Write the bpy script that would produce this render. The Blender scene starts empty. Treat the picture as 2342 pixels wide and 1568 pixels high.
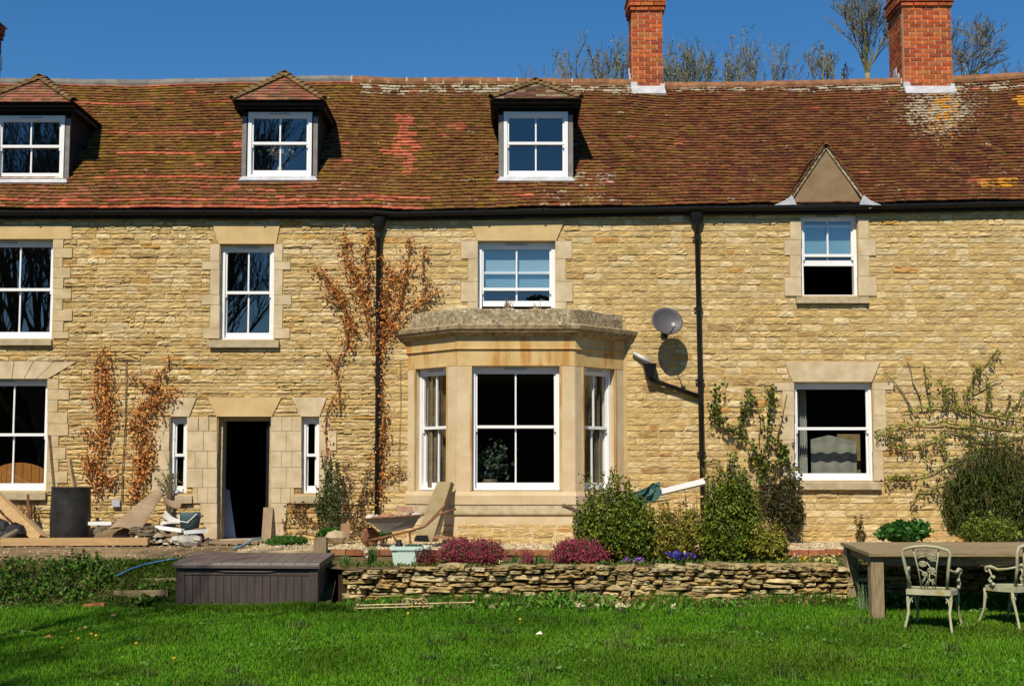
import bpy, math, random
import numpy as np
from mathutils import Vector, Matrix
sc = bpy.context.scene
COL = sc.collection
R = random.Random(7)
NR = np.random.default_rng(11)
# ------------------------------------------------------------------ camera
F = 3245.0; CX, CY = 1171.0, 784.0; PHI = math.atan(316/3245.0); EYE = Vector((0, 0, 1.5))
cam = bpy.data.cameras.new('camera'); camo = bpy.data.objects.new('camera', cam); COL.objects.link(camo)
cam.sensor_width = 36; cam.lens = 36*F/2342.0; cam.clip_end = 2000; cam.clip_start = 0.1
camo.location = EYE; camo.rotation_euler = (math.pi/2+PHI, 0, 0); sc.camera = camo
# ------------------------------------------------------------------ light
SUN_EL, SUN_AZ = math.radians(49), math.radians(17)
SD = Vector((math.sin(SUN_AZ)*math.cos(SUN_EL), math.cos(SUN_AZ)*math.cos(SUN_EL), -math.sin(SUN_EL)))
w = bpy.data.worlds.new('World'); sc.world = w; w.use_nodes = True
nt = w.node_tree; nt.nodes.clear()
sky = nt.nodes.new('ShaderNodeTexSky'); sky.sky_type = 'NISHITA'; sky.sun_disc = False
sky.sun_elevation = SUN_EL; sky.sun_rotation = math.pi+SUN_AZ
sky.air_density = 1.0; sky.dust_density = 0.0; sky.ozone_density = 4.5; sky.altitude = 800
hsv = nt.nodes.new('ShaderNodeHueSaturation'); hsv.inputs['Saturation'].default_value = 1.27
bg = nt.nodes.new('ShaderNodeBackground'); bg.inputs['Strength'].default_value = 0.094
wo = nt.nodes.new('ShaderNodeOutputWorld')
nt.links.new(sky.outputs[0], hsv.inputs['Color']); nt.links.new(hsv.outputs[0], bg.inputs[0]); nt.links.new(bg.outputs[0], wo.inputs[0])
sl = bpy.data.lights.new('sun', 'SUN'); sl.energy = 5.0; sl.angle = math.radians(0.53); sl.color = (1, 0.915, 0.75)
so = bpy.data.objects.new('sun', sl); COL.objects.link(so); so.rotation_euler = SD.to_track_quat('-Z', 'Y').to_euler(); so.location = (-10, -10, 30)
sc.view_settings.view_transform = 'Standard'; sc.view_settings.look = 'None'
sc.view_settings.exposure = 0.10; sc.view_settings.gamma = 1.0
sc.cycles.max_bounces = 8; sc.cycles.transparent_max_bounces = 24; sc.cycles.diffuse_bounces = 3
sc.cycles.use_denoising = True
# ------------------------------------------------------------------ pixel -> place
SP, CP = math.sin(PHI), math.cos(PHI)
def ray(x, y):
    u = (x-CX)/F; v = (CY-y)/F
    return Vector((u, CP-v*SP, SP+v*CP))
def P(x, y, Y):
    d = ray(x, y); return EYE+d*(Y/d.y)
def PZ(x, y, z):
    d = ray(x, y); return EYE+d*((z-EYE.z)/d.z)
SLOPE = 0.07
def lawn_z(Y): return -SLOPE*(17.5-Y)
def PL(x, y):          # a point of the sloping lawn
    d = ray(x, y); t = (-SLOPE*17.5-EYE.z)/(d.z-SLOPE*d.y); return EYE+d*t
YW = 22.0
def WX(x, y=900): return P(x, y, YW).x
def WZ(y, x=1171): return P(x, y, YW).z
def rect(x0, y0, x1, y1, Y=YW):   # pixel rectangle -> X0, X1, Z0, Z1 on plane Y
    ym = (y0+y1)/2
    return (P(x0, ym, Y).x, P(x1, ym, Y).x, P(x0, y1, Y).z, P(x0, y0, Y).z)
# ------------------------------------------------------------------ materials
def new_mat(name):
    m = bpy.data.materials.new(name); m.use_nodes = True
    n = m.node_tree; n.nodes.clear(); return m, n
def mat(name, c1=(.5, .5, .5), c2=None, scale=4, rough=.85, bump=0, bscale=40, tint=False, metal=0, stretch=None,
        spots=None, coord='W', detail=6, spec=.3, spots2=None, streak=None, lichen=False):
    m, n = new_mat(name); N = n.nodes.new; L = n.links.new
    out = N('ShaderNodeOutputMaterial'); b = N('ShaderNodeBsdfPrincipled'); L(b.outputs[0], out.inputs[0])
    b.inputs['Roughness'].default_value = rough; b.inputs['Metallic'].default_value = metal
    b.inputs['Specular IOR Level'].default_value = spec
    if coord == 'W': g = N('ShaderNodeNewGeometry'); pos = g.outputs['Position']
    else: g = N('ShaderNodeTexCoord'); pos = g.outputs['Object']
    def noise(sca, vec=None, det=detail, ro=.6):
        t = N('ShaderNodeTexNoise'); t.inputs['Scale'].default_value = sca; t.inputs['Detail'].default_value = det
        t.inputs['Roughness'].default_value = ro; L(vec or pos, t.inputs['Vector']); return t.outputs['Fac']
    vec = pos
    if stretch:
        mp = N('ShaderNodeMapping'); mp.inputs['Scale'].default_value = stretch; L(pos, mp.inputs['Vector']); vec = mp.outputs[0]
    def mixc(f, a, bb, blend='MIX'):
        x = N('ShaderNodeMix'); x.data_type = 'RGBA'; x.blend_type = blend
        for s, v in ((x.inputs[0], f), (x.inputs[6], a), (x.inputs[7], bb)):
            if hasattr(v, 'links'): L(v, s)
            elif isinstance(v, (int, float)): s.default_value = v
            else: s.default_value = (*v, 1)
        return x.outputs[2]
    def ramp(f, a, bb):
        x = N('ShaderNodeMapRange'); x.inputs[1].default_value = a; x.inputs[2].default_value = bb; L(f, x.inputs[0]); x.interpolation_type = 'SMOOTHSTEP'
        return x.outputs[0]
    nz = ramp(noise(scale, vec), .3, .7)
    if tint:
        a = N('ShaderNodeAttribute'); a.attribute_name = 'tint'; oi = N('ShaderNodeObjectInfo')
        ad = mixc(1.0, a.outputs['Color'], oi.outputs['Color'], 'ADD')
        dk = mixc(nz, c1, c2 or (1.15, 1.15, 1.15)); col = mixc(1.0, ad, dk, 'MULTIPLY')
    else:
        col = mixc(nz, c1, c2 or tuple(x*1.25 for x in c1))
    for sp in (spots, spots2):
        if sp:
            sc_, th, cc, amt = sp
            f = ramp(noise(sc_, None, 8, .65), th, th+.06)
            mu = N('ShaderNodeMath'); mu.operation = 'MULTIPLY'; mu.inputs[1].default_value = amt; L(f, mu.inputs[0])
            col = mixc(mu.outputs[0], col, cc)
    if streak:
        sc_, th, cc, amt, st = streak
        mp = N('ShaderNodeMapping'); mp.inputs['Scale'].default_value = st; L(pos, mp.inputs['Vector'])
        f = ramp(noise(sc_, mp.outputs[0], 5, .6), th, th+.15)
        mu = N('ShaderNodeMath'); mu.operation = 'MULTIPLY'; mu.inputs[1].default_value = amt; L(f, mu.inputs[0])
        col = mixc(mu.outputs[0], col, cc)
    if lichen:
        def mth(op, a, bb=None):
            x = N('ShaderNodeMath'); x.operation = op
            for i_, v in enumerate((a, bb)):
                if v is None: continue
                if hasattr(v, 'links'): L(v, x.inputs[i_])
                else: x.inputs[i_].default_value = v
            return x.outputs[0]
        ix = oi.outputs['Object Index']
        for nm, am, cc, sc_ in (('lichen', mth('DIVIDE', mth('MODULO', ix, 101.0), 100.0), ((.48, .43, .33), (.33, .29, .19)), 20), ('lichen_yellow', mth('DIVIDE', mth('FLOOR', mth('DIVIDE', ix, 101.0)), 100.0), ((.55, .19, .01), (.42, .26, .035)), 14)):
            at = N('ShaderNodeAttribute'); at.attribute_name = nm
            am = mth('ADD', am, at.outputs['Fac']); nn = noise(sc_, None, 5, .55); dd = mth('SUBTRACT', nn, mth('SUBTRACT', .80, mth('MULTIPLY', am, .5)))
            f = ramp(dd, 0.0, .05); col = mixc(f, col, mixc(noise(30), cc[0], cc[1]))
    L(col, b.inputs['Base Color'])
    if bump:
        bp = N('ShaderNodeBump'); bp.inputs['Strength'].default_value = bump; bp.inputs['Distance'].default_value = .01
        L(noise(bscale, vec, 8, .65), bp.inputs['Height']); L(bp.outputs[0], b.inputs['Normal'])
    return m
def leafmat(name, trans=.3, rough=.5, sheen=.25):
    m, n = new_mat(name); N = n.nodes.new; L = n.links.new
    out = N('ShaderNodeOutputMaterial'); b = N('ShaderNodeBsdfPrincipled'); t = N('ShaderNodeBsdfTranslucent'); mx = N('ShaderNodeMixShader')
    a = N('ShaderNodeAttribute'); a.attribute_name = 'tint'; oi = N('ShaderNodeObjectInfo')
    x = N('ShaderNodeMix'); x.data_type = 'RGBA'; x.blend_type = 'ADD'; x.inputs[0].default_value = 1
    L(a.outputs['Color'], x.inputs[6]); L(oi.outputs['Color'], x.inputs[7])
    L(x.outputs[2], b.inputs['Base Color']); L(x.outputs[2], t.inputs['Color'])
    b.inputs['Roughness'].default_value = rough; b.inputs['Specular IOR Level'].default_value = sheen
    mx.inputs[0].default_value = trans; L(b.outputs[0], mx.inputs[1]); L(t.outputs[0], mx.inputs[2]); L(mx.outputs[0], out.inputs[0])
    return m
def glassmat(name, ior=1.75, tintc=(.9, .95, .93)):
    m, n = new_mat(name); N = n.nodes.new; L = n.links.new
    out = N('ShaderNodeOutputMaterial'); g = N('ShaderNodeBsdfGlossy'); t = N('ShaderNodeBsdfTransparent'); mx = N('ShaderNodeMixShader')
    fr = N('ShaderNodeFresnel'); ge = N('ShaderNodeNewGeometry'); mr = N('ShaderNodeMapRange'); mr.inputs[3].default_value = ior; mr.inputs[4].default_value = 1/ior; L(ge.outputs['Backfacing'], mr.inputs[0]); L(mr.outputs[0], fr.inputs['IOR']); g.inputs['Roughness'].default_value = 0.0
    tc = N('ShaderNodeTexCoord'); nz = N('ShaderNodeTexNoise'); nz.inputs['Scale'].default_value = 1.6; nz.inputs['Detail'].default_value = 1
    bp = N('ShaderNodeBump'); bp.inputs['Strength'].default_value = .02; bp.inputs['Distance'].default_value = .05
    L(tc.outputs['Object'], nz.inputs['Vector']); L(nz.outputs['Fac'], bp.inputs['Height']); L(bp.outputs[0], g.inputs['Normal'])
    t.inputs['Color'].default_value = (*tintc, 1)
    L(fr.outputs[0], mx.inputs[0]); L(t.outputs[0], mx.inputs[1]); L(g.outputs[0], mx.inputs[2]); L(mx.outputs[0], out.inputs[0])
    return m
MT = {}
MT['mortar'] = mat('lime_mortar', (.43, .295, .13), (.53, .38, .18), scale=3, bump=.6, bscale=60, rough=.95)
MT['stone'] = mat('rubble_stone', (.72, .68, .60), (1.2, 1.17, 1.1), scale=16, tint=True, bump=1.6, bscale=22, stretch=(.5, 1, 1.7), spots2=(1.1, .58, (.38, .26, .11), .28), rough=.95, spots=(30, .66, (.26, .17, .06), .6))
MT['ashlar'] = mat('dressed_stone', (.48, .37, .22), (.64, .515, .335), scale=4, bump=.25, bscale=70, rough=.9, spots=(45, .68, (.34, .24, .11), .6))
MT['blendquoin'] = mat('tan_dressed_stone', (.47, .35, .185), (.61, .475, .275), scale=6, bump=.6, bscale=40, rough=.95, spots=(45, .66, (.34, .24, .11), .6))
MT['lintel'] = mat('lintel_stone', (.53, .365, .165), (.63, .46, .23), scale=3, bump=.25, bscale=70, rough=.9, spots=(50, .66, (.42, .27, .11), .6))
MT['bay'] = mat('bay_stone', (.56, .42, .245), (.66, .53, .35), scale=3, bump=.3, bscale=60, rough=.9, spots=(40, .69, (.34, .24, .12), .5),
                streak=(2.2, .60, (.46, .25, .075), .6, (2.2, 2.2, .4)))
MT['baystain'] = mat('stained_bay_stone', (.52, .34, .13), (.64, .46, .22), scale=2.5, bump=.3, bscale=60, rough=.9, spots=(40, .68, (.3, .19, .08), .6), streak=(3.2, .50, (.46, .215, .045), .85, (1.6, 1.6, .35)))
MT['oldstone'] = mat('lichened_stone', (.17, .13, .075), (.44, .36, .22), scale=15, bump=1, bscale=30, rough=.95, spots=(18, .57, (.62, .57, .44), .8), spots2=(24, .58, (.085, .065, .045), .85))
MT['cornice'] = mat('cornice_stone', (.26, .19, .10), (.46, .36, .21), scale=6, bump=.6, bscale=40, rough=.95, spots=(14, .54, (.11, .085, .055), .85))
MT['sill'] = mat('sill_stone', (.36, .29, .18), (.5, .41, .26), scale=9, bump=.4, bscale=50, rough=.95, spots=(25, .62, (.2, .16, .09), .7))
MT['tile'] = mat('clay_tile', (.62, .62, .6), (1.25, 1.25, 1.2), scale=9, tint=True, bump=.5, bscale=50, rough=.95, spec=.1, lichen=True,
                 spots=(7.5, .735, (.50, .46, .38), .85), spots2=(2.6, .6, (.11, .07, .016), .35))
MT['tileold'] = mat('dark_clay_tile', (.62, .62, .6), (1.25, 1.25, 1.2), scale=7, tint=True, bump=.5, bscale=50, rough=.9, spots=(6, .68, (.5, .46, .38), .8), spots2=(3.2, .6, (.14, .10, .02), .5))
MT['hip'] = mat('mossy_hip_tile', (.11, .065, .028), (.24, .15, .06), scale=7, bump=1, bscale=30, rough=1, spots=(9, .60, (.16, .12, .02), .7), spots2=(15, .68, (.42, .36, .24), .7))
MT['ridgegrey'] = mat('grey_ridge_tile', (.13, .12, .105), (.22, .2, .17), scale=5, bump=.4, bscale=40, rough=.9)
MT['ridgered'] = mat('red_ridge_tile', (.15, .07, .035), (.30, .14, .065), scale=6, bump=.6, bscale=40, rough=.95, spots=(8, .6, (.12, .09, .05), .8), spots2=(11, .66, (.55, .5, .38), .8))
MT['brick'] = mat('red_brick', (.72, .7, .7), (1.15, 1.1, 1.05), scale=12, tint=True, bump=.5, bscale=60, rough=.92)
MT['brickmortar'] = mat('brick_mortar', (.50, .34, .18), (.60, .43, .25), scale=8, bump=.4, rough=.95)
MT['lead'] = mat('lead_sheet', (.42, .43, .45), (.58, .59, .62), scale=6, bump=.2, rough=.55, metal=.25)
MT['white'] = mat('white_paint', (.80, .80, .80), (.83, .83, .83), scale=2, rough=.35, spec=.4)
MT['black'] = mat('black_paint', (.008, .008, .009), (.013, .013, .013), scale=5, rough=.42, spec=.3)
MT['tar'] = mat('tarred_board', (.014, .013, .013), (.022, .02, .02), scale=6, rough=.8)
MT['greyboard'] = mat('weathered_lead_post', (.15, .14, .135), (.24, .225, .21), scale=6, rough=.7, bump=.2)
MT['render'] = mat('brown_render', (.215, .14, .075), (.27, .185, .105), scale=5, bump=.4, bscale=60, rough=.95, spots=(13, .66, (.5, .42, .3), .7))
MT['glass'] = glassmat('window_glass', 2.35)
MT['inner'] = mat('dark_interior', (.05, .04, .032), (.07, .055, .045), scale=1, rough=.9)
MT['bluesheet'] = mat('pale_blue_sheet', (.26, .40, .52), (.28, .42, .54), scale=1, rough=.9)
MT['cloth'] = mat('pale_curtain', (.5, .48, .44), (.62, .6, .55), scale=5, rough=.9, stretch=(12, 12, .5))
MT['wood'] = mat('new_timber', (.42, .26, .115), (.54, .35, .165), scale=3, stretch=(1, 8, 8), bump=.2, rough=.75)
MT['oldwood'] = mat('weathered_timber', (.19, .14, .07), (.34, .26, .145), scale=5, stretch=(1, 14, 14), bump=.7, bscale=22, rough=.9)
MT['oldwoodv'] = mat('weathered_upright_timber', (.22, .16, .085), (.36, .275, .16), scale=5, stretch=(14, 14, 1), bump=.6, bscale=22, rough=.9)
MT['orangewood'] = mat('varnished_wood', (.40, .15, .035), (.5, .21, .055), scale=4, stretch=(9, 9, 1), rough=.4)
MT['bark'] = mat('bark', (.12, .09, .06), (.22, .18, .12), scale=9, bump=.6, rough=.95)
MT['lichenbark'] = mat('lichened_bark', (.17, .14, .07), (.34, .29, .08), scale=3, bump=.5, rough=.95)
MT['twig'] = mat('pale_twig', (.13, .11, .075), (.20, .175, .11), scale=3, rough=.9)
MT['vine'] = mat('vine_stem', (.11, .07, .04), (.18, .12, .07), scale=9, rough=.95)
MT['leaf'] = leafmat('leaf', .3)
MT['gloss'] = leafmat('glossy_leaf', .2, .5, .3)
MT['dry'] = leafmat('dry_leaf', .15, .8, .1)
MT['petal'] = leafmat('petal', .25, .6, .2)
MT['grass'] = leafmat('grass_blade', .38, .6, .12)
MT['lawn'] = mat('lawn_earth', (.018, .035, .006), (.032, .055, .009), scale=6, bump=.5, rough=1, spec=0)
MT['bank'] = mat('bank_earth', (.045, .04, .015), (.10, .075, .035), scale=3, bump=1, bscale=18, rough=1, spec=.05, spots=(2, .52, (.03, .05, .01), .8))
MT['bed'] = mat('bed_soil', (.10, .07, .035), (.19, .14, .07), scale=5, bump=1, bscale=20, rough=1, spec=.05, spots=(5, .55, (.05, .06, .015), .7))
MT['gravel'] = mat('sandy_gravel', (.33, .24, .125), (.46, .35, .2), scale=9, bump=1, bscale=38, rough=1, spec=.05, spots=(3, .58, (.22, .15, .075), .7))
MT['path'] = mat('dirt_path', (.13, .09, .048), (.28, .20, .11), scale=3, bump=.8, bscale=16, rough=1, spec=.05, stretch=(.5, 1.6, 1))
MT['dark'] = mat('dark_earth', (.03, .022, .012), (.05, .036, .02), scale=6, rough=1, spec=0)
MT['drystone'] = mat('drystone', (.55, .55, .55), (1.25, 1.22, 1.15), scale=7, tint=True, bump=1, bscale=26, rough=.95, spots=(9, .62, (.13, .12, .035), .5), spots2=(20, .66, (.07, .055, .035), .6))
MT['boxplastic'] = mat('brown_plastic', (.066, .050, .046), (.092, .070, .064), scale=2.5, rough=.55, bump=.15, bscale=60, stretch=(8, 8, 1))
MT['lidplastic'] = mat('brown_lid_plastic', (.105, .080, .074), (.135, .104, .096), scale=3, rough=.5, bump=.2, bscale=60)
MT['tub'] = mat('pale_green_plastic', (.52, .66, .58), (.56, .70, .62), scale=3, rough=.4)
MT['bin'] = mat('black_bin_plastic', (.014, .014, .014), (.035, .034, .033), scale=6, rough=.55, bump=.2, spots=(22, .70, (.12, .115, .11), .5))
MT['rust'] = mat('rusty_steel', (.14, .06, .03), (.25, .12, .06), scale=9, bump=.4, rough=.8)
MT['galv'] = mat('grey_steel', (.17, .17, .17), (.24, .235, .23), scale=4, rough=.55, bump=.2, metal=.3)
MT['chair'] = mat('verdigris_cast_metal', (.34, .33, .20), (.46, .44, .29), scale=8, rough=.6, bump=.4, spots=(6, .55, (.33, .27, .07), .75), spec=.4)
MT['brass'] = mat('tarnished_brass', (.38, .26, .13), (.55, .42, .25), scale=9, rough=.45, metal=.4)
MT['dish'] = mat('grey_dish', (.075, .07, .075), (.095, .09, .095), scale=3, rough=.5)
MT['greyplastic'] = mat('grey_plastic', (.4, .41, .43), (.45, .46, .48), scale=3, rough=.5)
MT['tinted'] = mat('plain_tinted', (.8, .8, .8), (1.15, 1.15, 1.15), scale=8, tint=True, rough=.85, bump=.3, bscale=40)
# ------------------------------------------------------------------ mesh tools
def link(o, parent=None):
    COL.objects.link(o)
    if parent is not None: o.parent = parent
    return o
WORLD0 = {}
def world0(o): return WORLD0.get(o.name, Vector((0, 0, 0))) if o is not None else Vector((0, 0, 0))
class MB:
    def __init__(s): s.v = []; s.f = []; s.t = []
    def add(s, vs, fs, tint=None):
        k = len(s.v); s.v.extend([tuple(x) for x in vs]); s.f.extend([tuple(i+k for i in f) for f in fs])
        s.t.extend([tint or (1, 1, 1)]*len(vs)); return s
    def box(s, x0, x1, y0, y1, z0, z1, fr=None, tint=None, taper=0):
        vs = [(x0, y0, z0), (x1, y0, z0), (x1, y1, z0), (x0, y1, z0), (x0+taper, y0+taper, z1), (x1-taper, y0+taper, z1), (x1-taper, y1-taper, z1), (x0+taper, y1-taper, z1)]
        if fr: vs = [fr(*v) for v in vs]
        return s.add(vs, [(0, 3, 2, 1), (4, 5, 6, 7), (0, 1, 5, 4), (1, 2, 6, 5), (2, 3, 7, 6), (3, 0, 4, 7)], tint)
    def hexa(s, pts, tint=None):
        return s.add(pts, [(0, 3, 2, 1), (4, 5, 6, 7), (0, 1, 5, 4), (1, 2, 6, 5), (2, 3, 7, 6), (3, 0, 4, 7)], tint)
    def beam(s, a, b, wd, ht, up=(0, 0, 1), tint=None):
        a = Vector(a); b = Vector(b); d = (b-a).normalized(); r = d.cross(Vector(up)).normalized(); u = r.cross(d)
        o = []
        for p in (a, b): o.append([p+r*(sx*wd/2)+u*(sz*ht/2) for sx, sz in ((-1, -1), (1, -1), (1, 1), (-1, 1))])
        return s.add(o[0]+o[1], [(0, 1, 2, 3), (7, 6, 5, 4), (0, 4, 5, 1), (1, 5, 6, 2), (2, 6, 7, 3), (3, 7, 4, 0)], tint)
    def prism(s, pts, off, tint=None):   # polygon extruded by vector off
        n = len(pts); off = Vector(off); a = [Vector(p) for p in pts]; b = [p+off for p in a]
        return s.add(a+b, [tuple(range(n-1, -1, -1)), tuple(range(n, 2*n))]+[(i, (i+1) % n, n+(i+1) % n, n+i) for i in range(n)], tint)
    def tube(s, pts, rad, n=6, cap=True, tint=None):
        pts = [Vector(p) for p in pts]; m = len(pts)
        if not hasattr(rad, '__len__'): rad = [rad]*m
        vs = []; pr = None
        for i, p in enumerate(pts):
            d = (pts[min(i+1, m-1)]-pts[max(i-1, 0)])
            d = d.normalized() if d.length > 1e-9 else Vector((0, 0, 1))
            if pr is None:
                r = d.cross(Vector((0, 0, 1)));
                if r.length < .1: r = d.cross(Vector((1, 0, 0)))
                r.normalize()
            else:
                r = (pr-d*pr.dot(d));
                if r.length < 1e-6: r = d.orthogonal()
                r.normalize()
            pr = r; u = d.cross(r)
            for k in range(n):
                a = 2*math.pi*k/n; vs.append(p+r*(math.cos(a)*rad[i])+u*(math.sin(a)*rad[i]))
        fs = []
        for i in range(m-1):
            for k in range(n):
                fs.append((i*n+k, i*n+(k+1) % n, (i+1)*n+(k+1) % n, (i+1)*n+k))
        if cap: fs.append(tuple(range(n-1, -1, -1))); fs.append(tuple((m-1)*n+k for k in range(n)))
        return s.add(vs, fs, tint)
    def lathe(s, c, prof, n=16, axis=(0, 0, 1), tint=None, xs=1.0):
        c = Vector(c); q = Vector((0, 0, 1)).rotation_difference(Vector(axis))
        vs = []
        for r, z in prof:
            for k in range(n):
                a = 2*math.pi*k/n; vs.append(c+q@Vector((math.cos(a)*r*xs, math.sin(a)*r, z)))
        m = len(prof); fs = [(i*n+k, i*n+(k+1) % n, (i+1)*n+(k+1) % n, (i+1)*n+k) for i in range(m-1) for k in range(n)]
        if prof[0][0] > 1e-6: fs.append(tuple(range(n-1, -1, -1)))
        if prof[-1][0] > 1e-6: fs.append(tuple((m-1)*n+k for k in range(n)))
        return s.add(vs, fs, tint)
    def ball(s, c, r, n=8, sq=(1, 1, 1), tint=None, jit=0):
        c = Vector(c); vs = []; fs = []
        rows = max(3, n//2)
        for i in range(rows+1):
            th = math.pi*i/rows
            for k in range(n):
                a = 2*math.pi*k/n; j = 1+(R.random()-.5)*2*jit
                vs.append(c+Vector((math.sin(th)*math.cos(a)*sq[0], math.sin(th)*math.sin(a)*sq[1], math.cos(th)*sq[2]))*(r*j))
        for i in range(rows):
            for k in range(n): fs.append((i*n+k, (i+1)*n+k, (i+1)*n+(k+1) % n, i*n+(k+1) % n))
        return s.add(vs, fs, tint)
    def mesh(s, name, m, off=Vector((0, 0, 0)), smooth=False, tint=False):
        me = bpy.data.meshes.new(name); me.from_pydata([(v[0]-off[0], v[1]-off[1], v[2]-off[2]) for v in s.v], [], s.f)
        me.materials.append(m)
        if smooth: me.shade_smooth()
        if tint:
            a = me.attributes.new('tint', 'FLOAT_COLOR', 'POINT')
            a.data.foreach_set('color', np.concatenate([np.array(s.t, 'f'), np.ones((len(s.t), 1), 'f')], 1).ravel())
        me.update(); return me
    def build(s, name, m, parent=None, smooth=False, tint=False, local=False):
        if isinstance(m, str): m = MT[m]
        off = Vector((0, 0, 0)) if local else world0(parent)
        o = bpy.data.objects.new(name, s.mesh(name, m, off, smooth, tint))
        if tint: o.color = (0, 0, 0, 1)
        WORLD0[o.name] = off.copy()
        return link(o, parent)
def np_mesh(name, V, Fc, m, parent=None, tint=None, smooth=False):
    """V (n,3), Fc (k,3 or 4) -> object"""
    if isinstance(m, str): m = MT[m]
    off = world0(parent); V = np.asarray(V, 'f')-np.array(off, 'f')
    me = bpy.data.meshes.new(name); k = Fc.shape[1]
    me.vertices.add(len(V)); me.vertices.foreach_set('co', V.ravel())
    me.loops.add(Fc.size); me.loops.foreach_set('vertex_index', Fc.astype('i').ravel())
    me.polygons.add(len(Fc)); me.polygons.foreach_set('loop_start', np.arange(0, Fc.size, k, dtype='i'))
    me.polygons.foreach_set('loop_total', np.full(len(Fc), k, 'i'))
    me.materials.append(m); me.update(calc_edges=True)
    if tint is not None:
        a = me.attributes.new('tint', 'FLOAT_COLOR', 'POINT')
        a.data.foreach_set('color', np.concatenate([np.asarray(tint, 'f'), np.ones((len(V), 1), 'f')], 1).ravel())
    if smooth: me.shade_smooth()
    o = bpy.data.objects.new(name, me)
    if tint is not None: o.color = (0, 0, 0, 1)
    WORLD0[o.name] = off.copy()
    return link(o, parent)
def thing(name, label, cat, loc, group=None):
    o = bpy.data.objects.new(name, None); o.location = loc; o.empty_display_size = .2; COL.objects.link(o)
    WORLD0[o.name] = Vector(loc); o['label'] = label; o['category'] = cat
    if group: o['group'] = group
    return o
def tag(o, label, cat, group=None):
    o['label'] = label; o['category'] = cat
    if group: o['group'] = group
    return o
def struct(o): o['kind'] = 'structure'; return o
def stuff(o): o['kind'] = 'stuff'; return o
def rest(o):            # put the origin of a one-mesh thing at its base
    me = o.data; n = len(me.vertices); co = np.empty(n*3, 'f'); me.vertices.foreach_get('co', co); co = co.reshape(-1, 3)
    b = np.array([co[:, 0].mean(), co[:, 1].mean(), co[:, 2].min()], 'f'); me.vertices.foreach_set('co', (co-b).ravel()); me.update()
    o.location = Vector(b.tolist())+o.location; return o
def vnoise(x, y, seed=0):
    x = np.asarray(x, float); y = np.asarray(y, float); xi = np.floor(x); yi = np.floor(y); fx = x-xi; fy = y-yi
    def h(a, b): v = np.sin(a*127.1+b*311.7+seed*74.7)*43758.5453; return v-np.floor(v)
    fx = fx*fx*(3-2*fx); fy = fy*fy*(3-2*fy)
    return (h(xi, yi)*(1-fx)+h(xi+1, yi)*fx)*(1-fy)+(h(xi, yi+1)*(1-fx)+h(xi+1, yi+1)*fx)*fy
def leaves(C, size, cols, name, m, parent, up=.3, aspect=.55, droop=0, rng=NR, axis=None, fold=.25):
    """a cloud of folded leaves at C (n,3)"""
    C = np.asarray(C, float); n = len(C); size = np.broadcast_to(size, n)*(0.7+.6*rng.random(n))
    a = rng.normal(size=(n, 3)) if axis is None else np.asarray(axis)+rng.normal(size=(n, 3))*.45
    a[:, 2] += up; a[:, 2] -= droop; a /= np.linalg.norm(a, axis=1)[:, None]
    b = np.cross(a, rng.normal(size=(n, 3))); b /= np.linalg.norm(b, axis=1)[:, None]; nn = np.cross(a, b)
    s = size[:, None]
    base = C-a*s*.5; tip = C+a*s*.5; l = C-b*s*aspect*.5+nn*s*fold*.5; r = C+b*s*aspect*.5+nn*s*fold*.5
    V = np.stack([base, l, tip, r], 1).reshape(-1, 3); k = np.arange(n)*4
    Fc = np.concatenate([np.stack([k, k+2, k+1], 1), np.stack([k, k+3, k+2], 1)])
    return np_mesh(name, V, Fc, m, parent, np.repeat(np.asarray(cols), 4, 0))
def pick(cols, n, rng=NR, var=.25):
    cols = np.array(cols); c = cols[rng.integers(len(cols), size=n)]; return np.clip(c*(1-var+2*var*rng.random((n, 1))), 0, 1)
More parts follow.
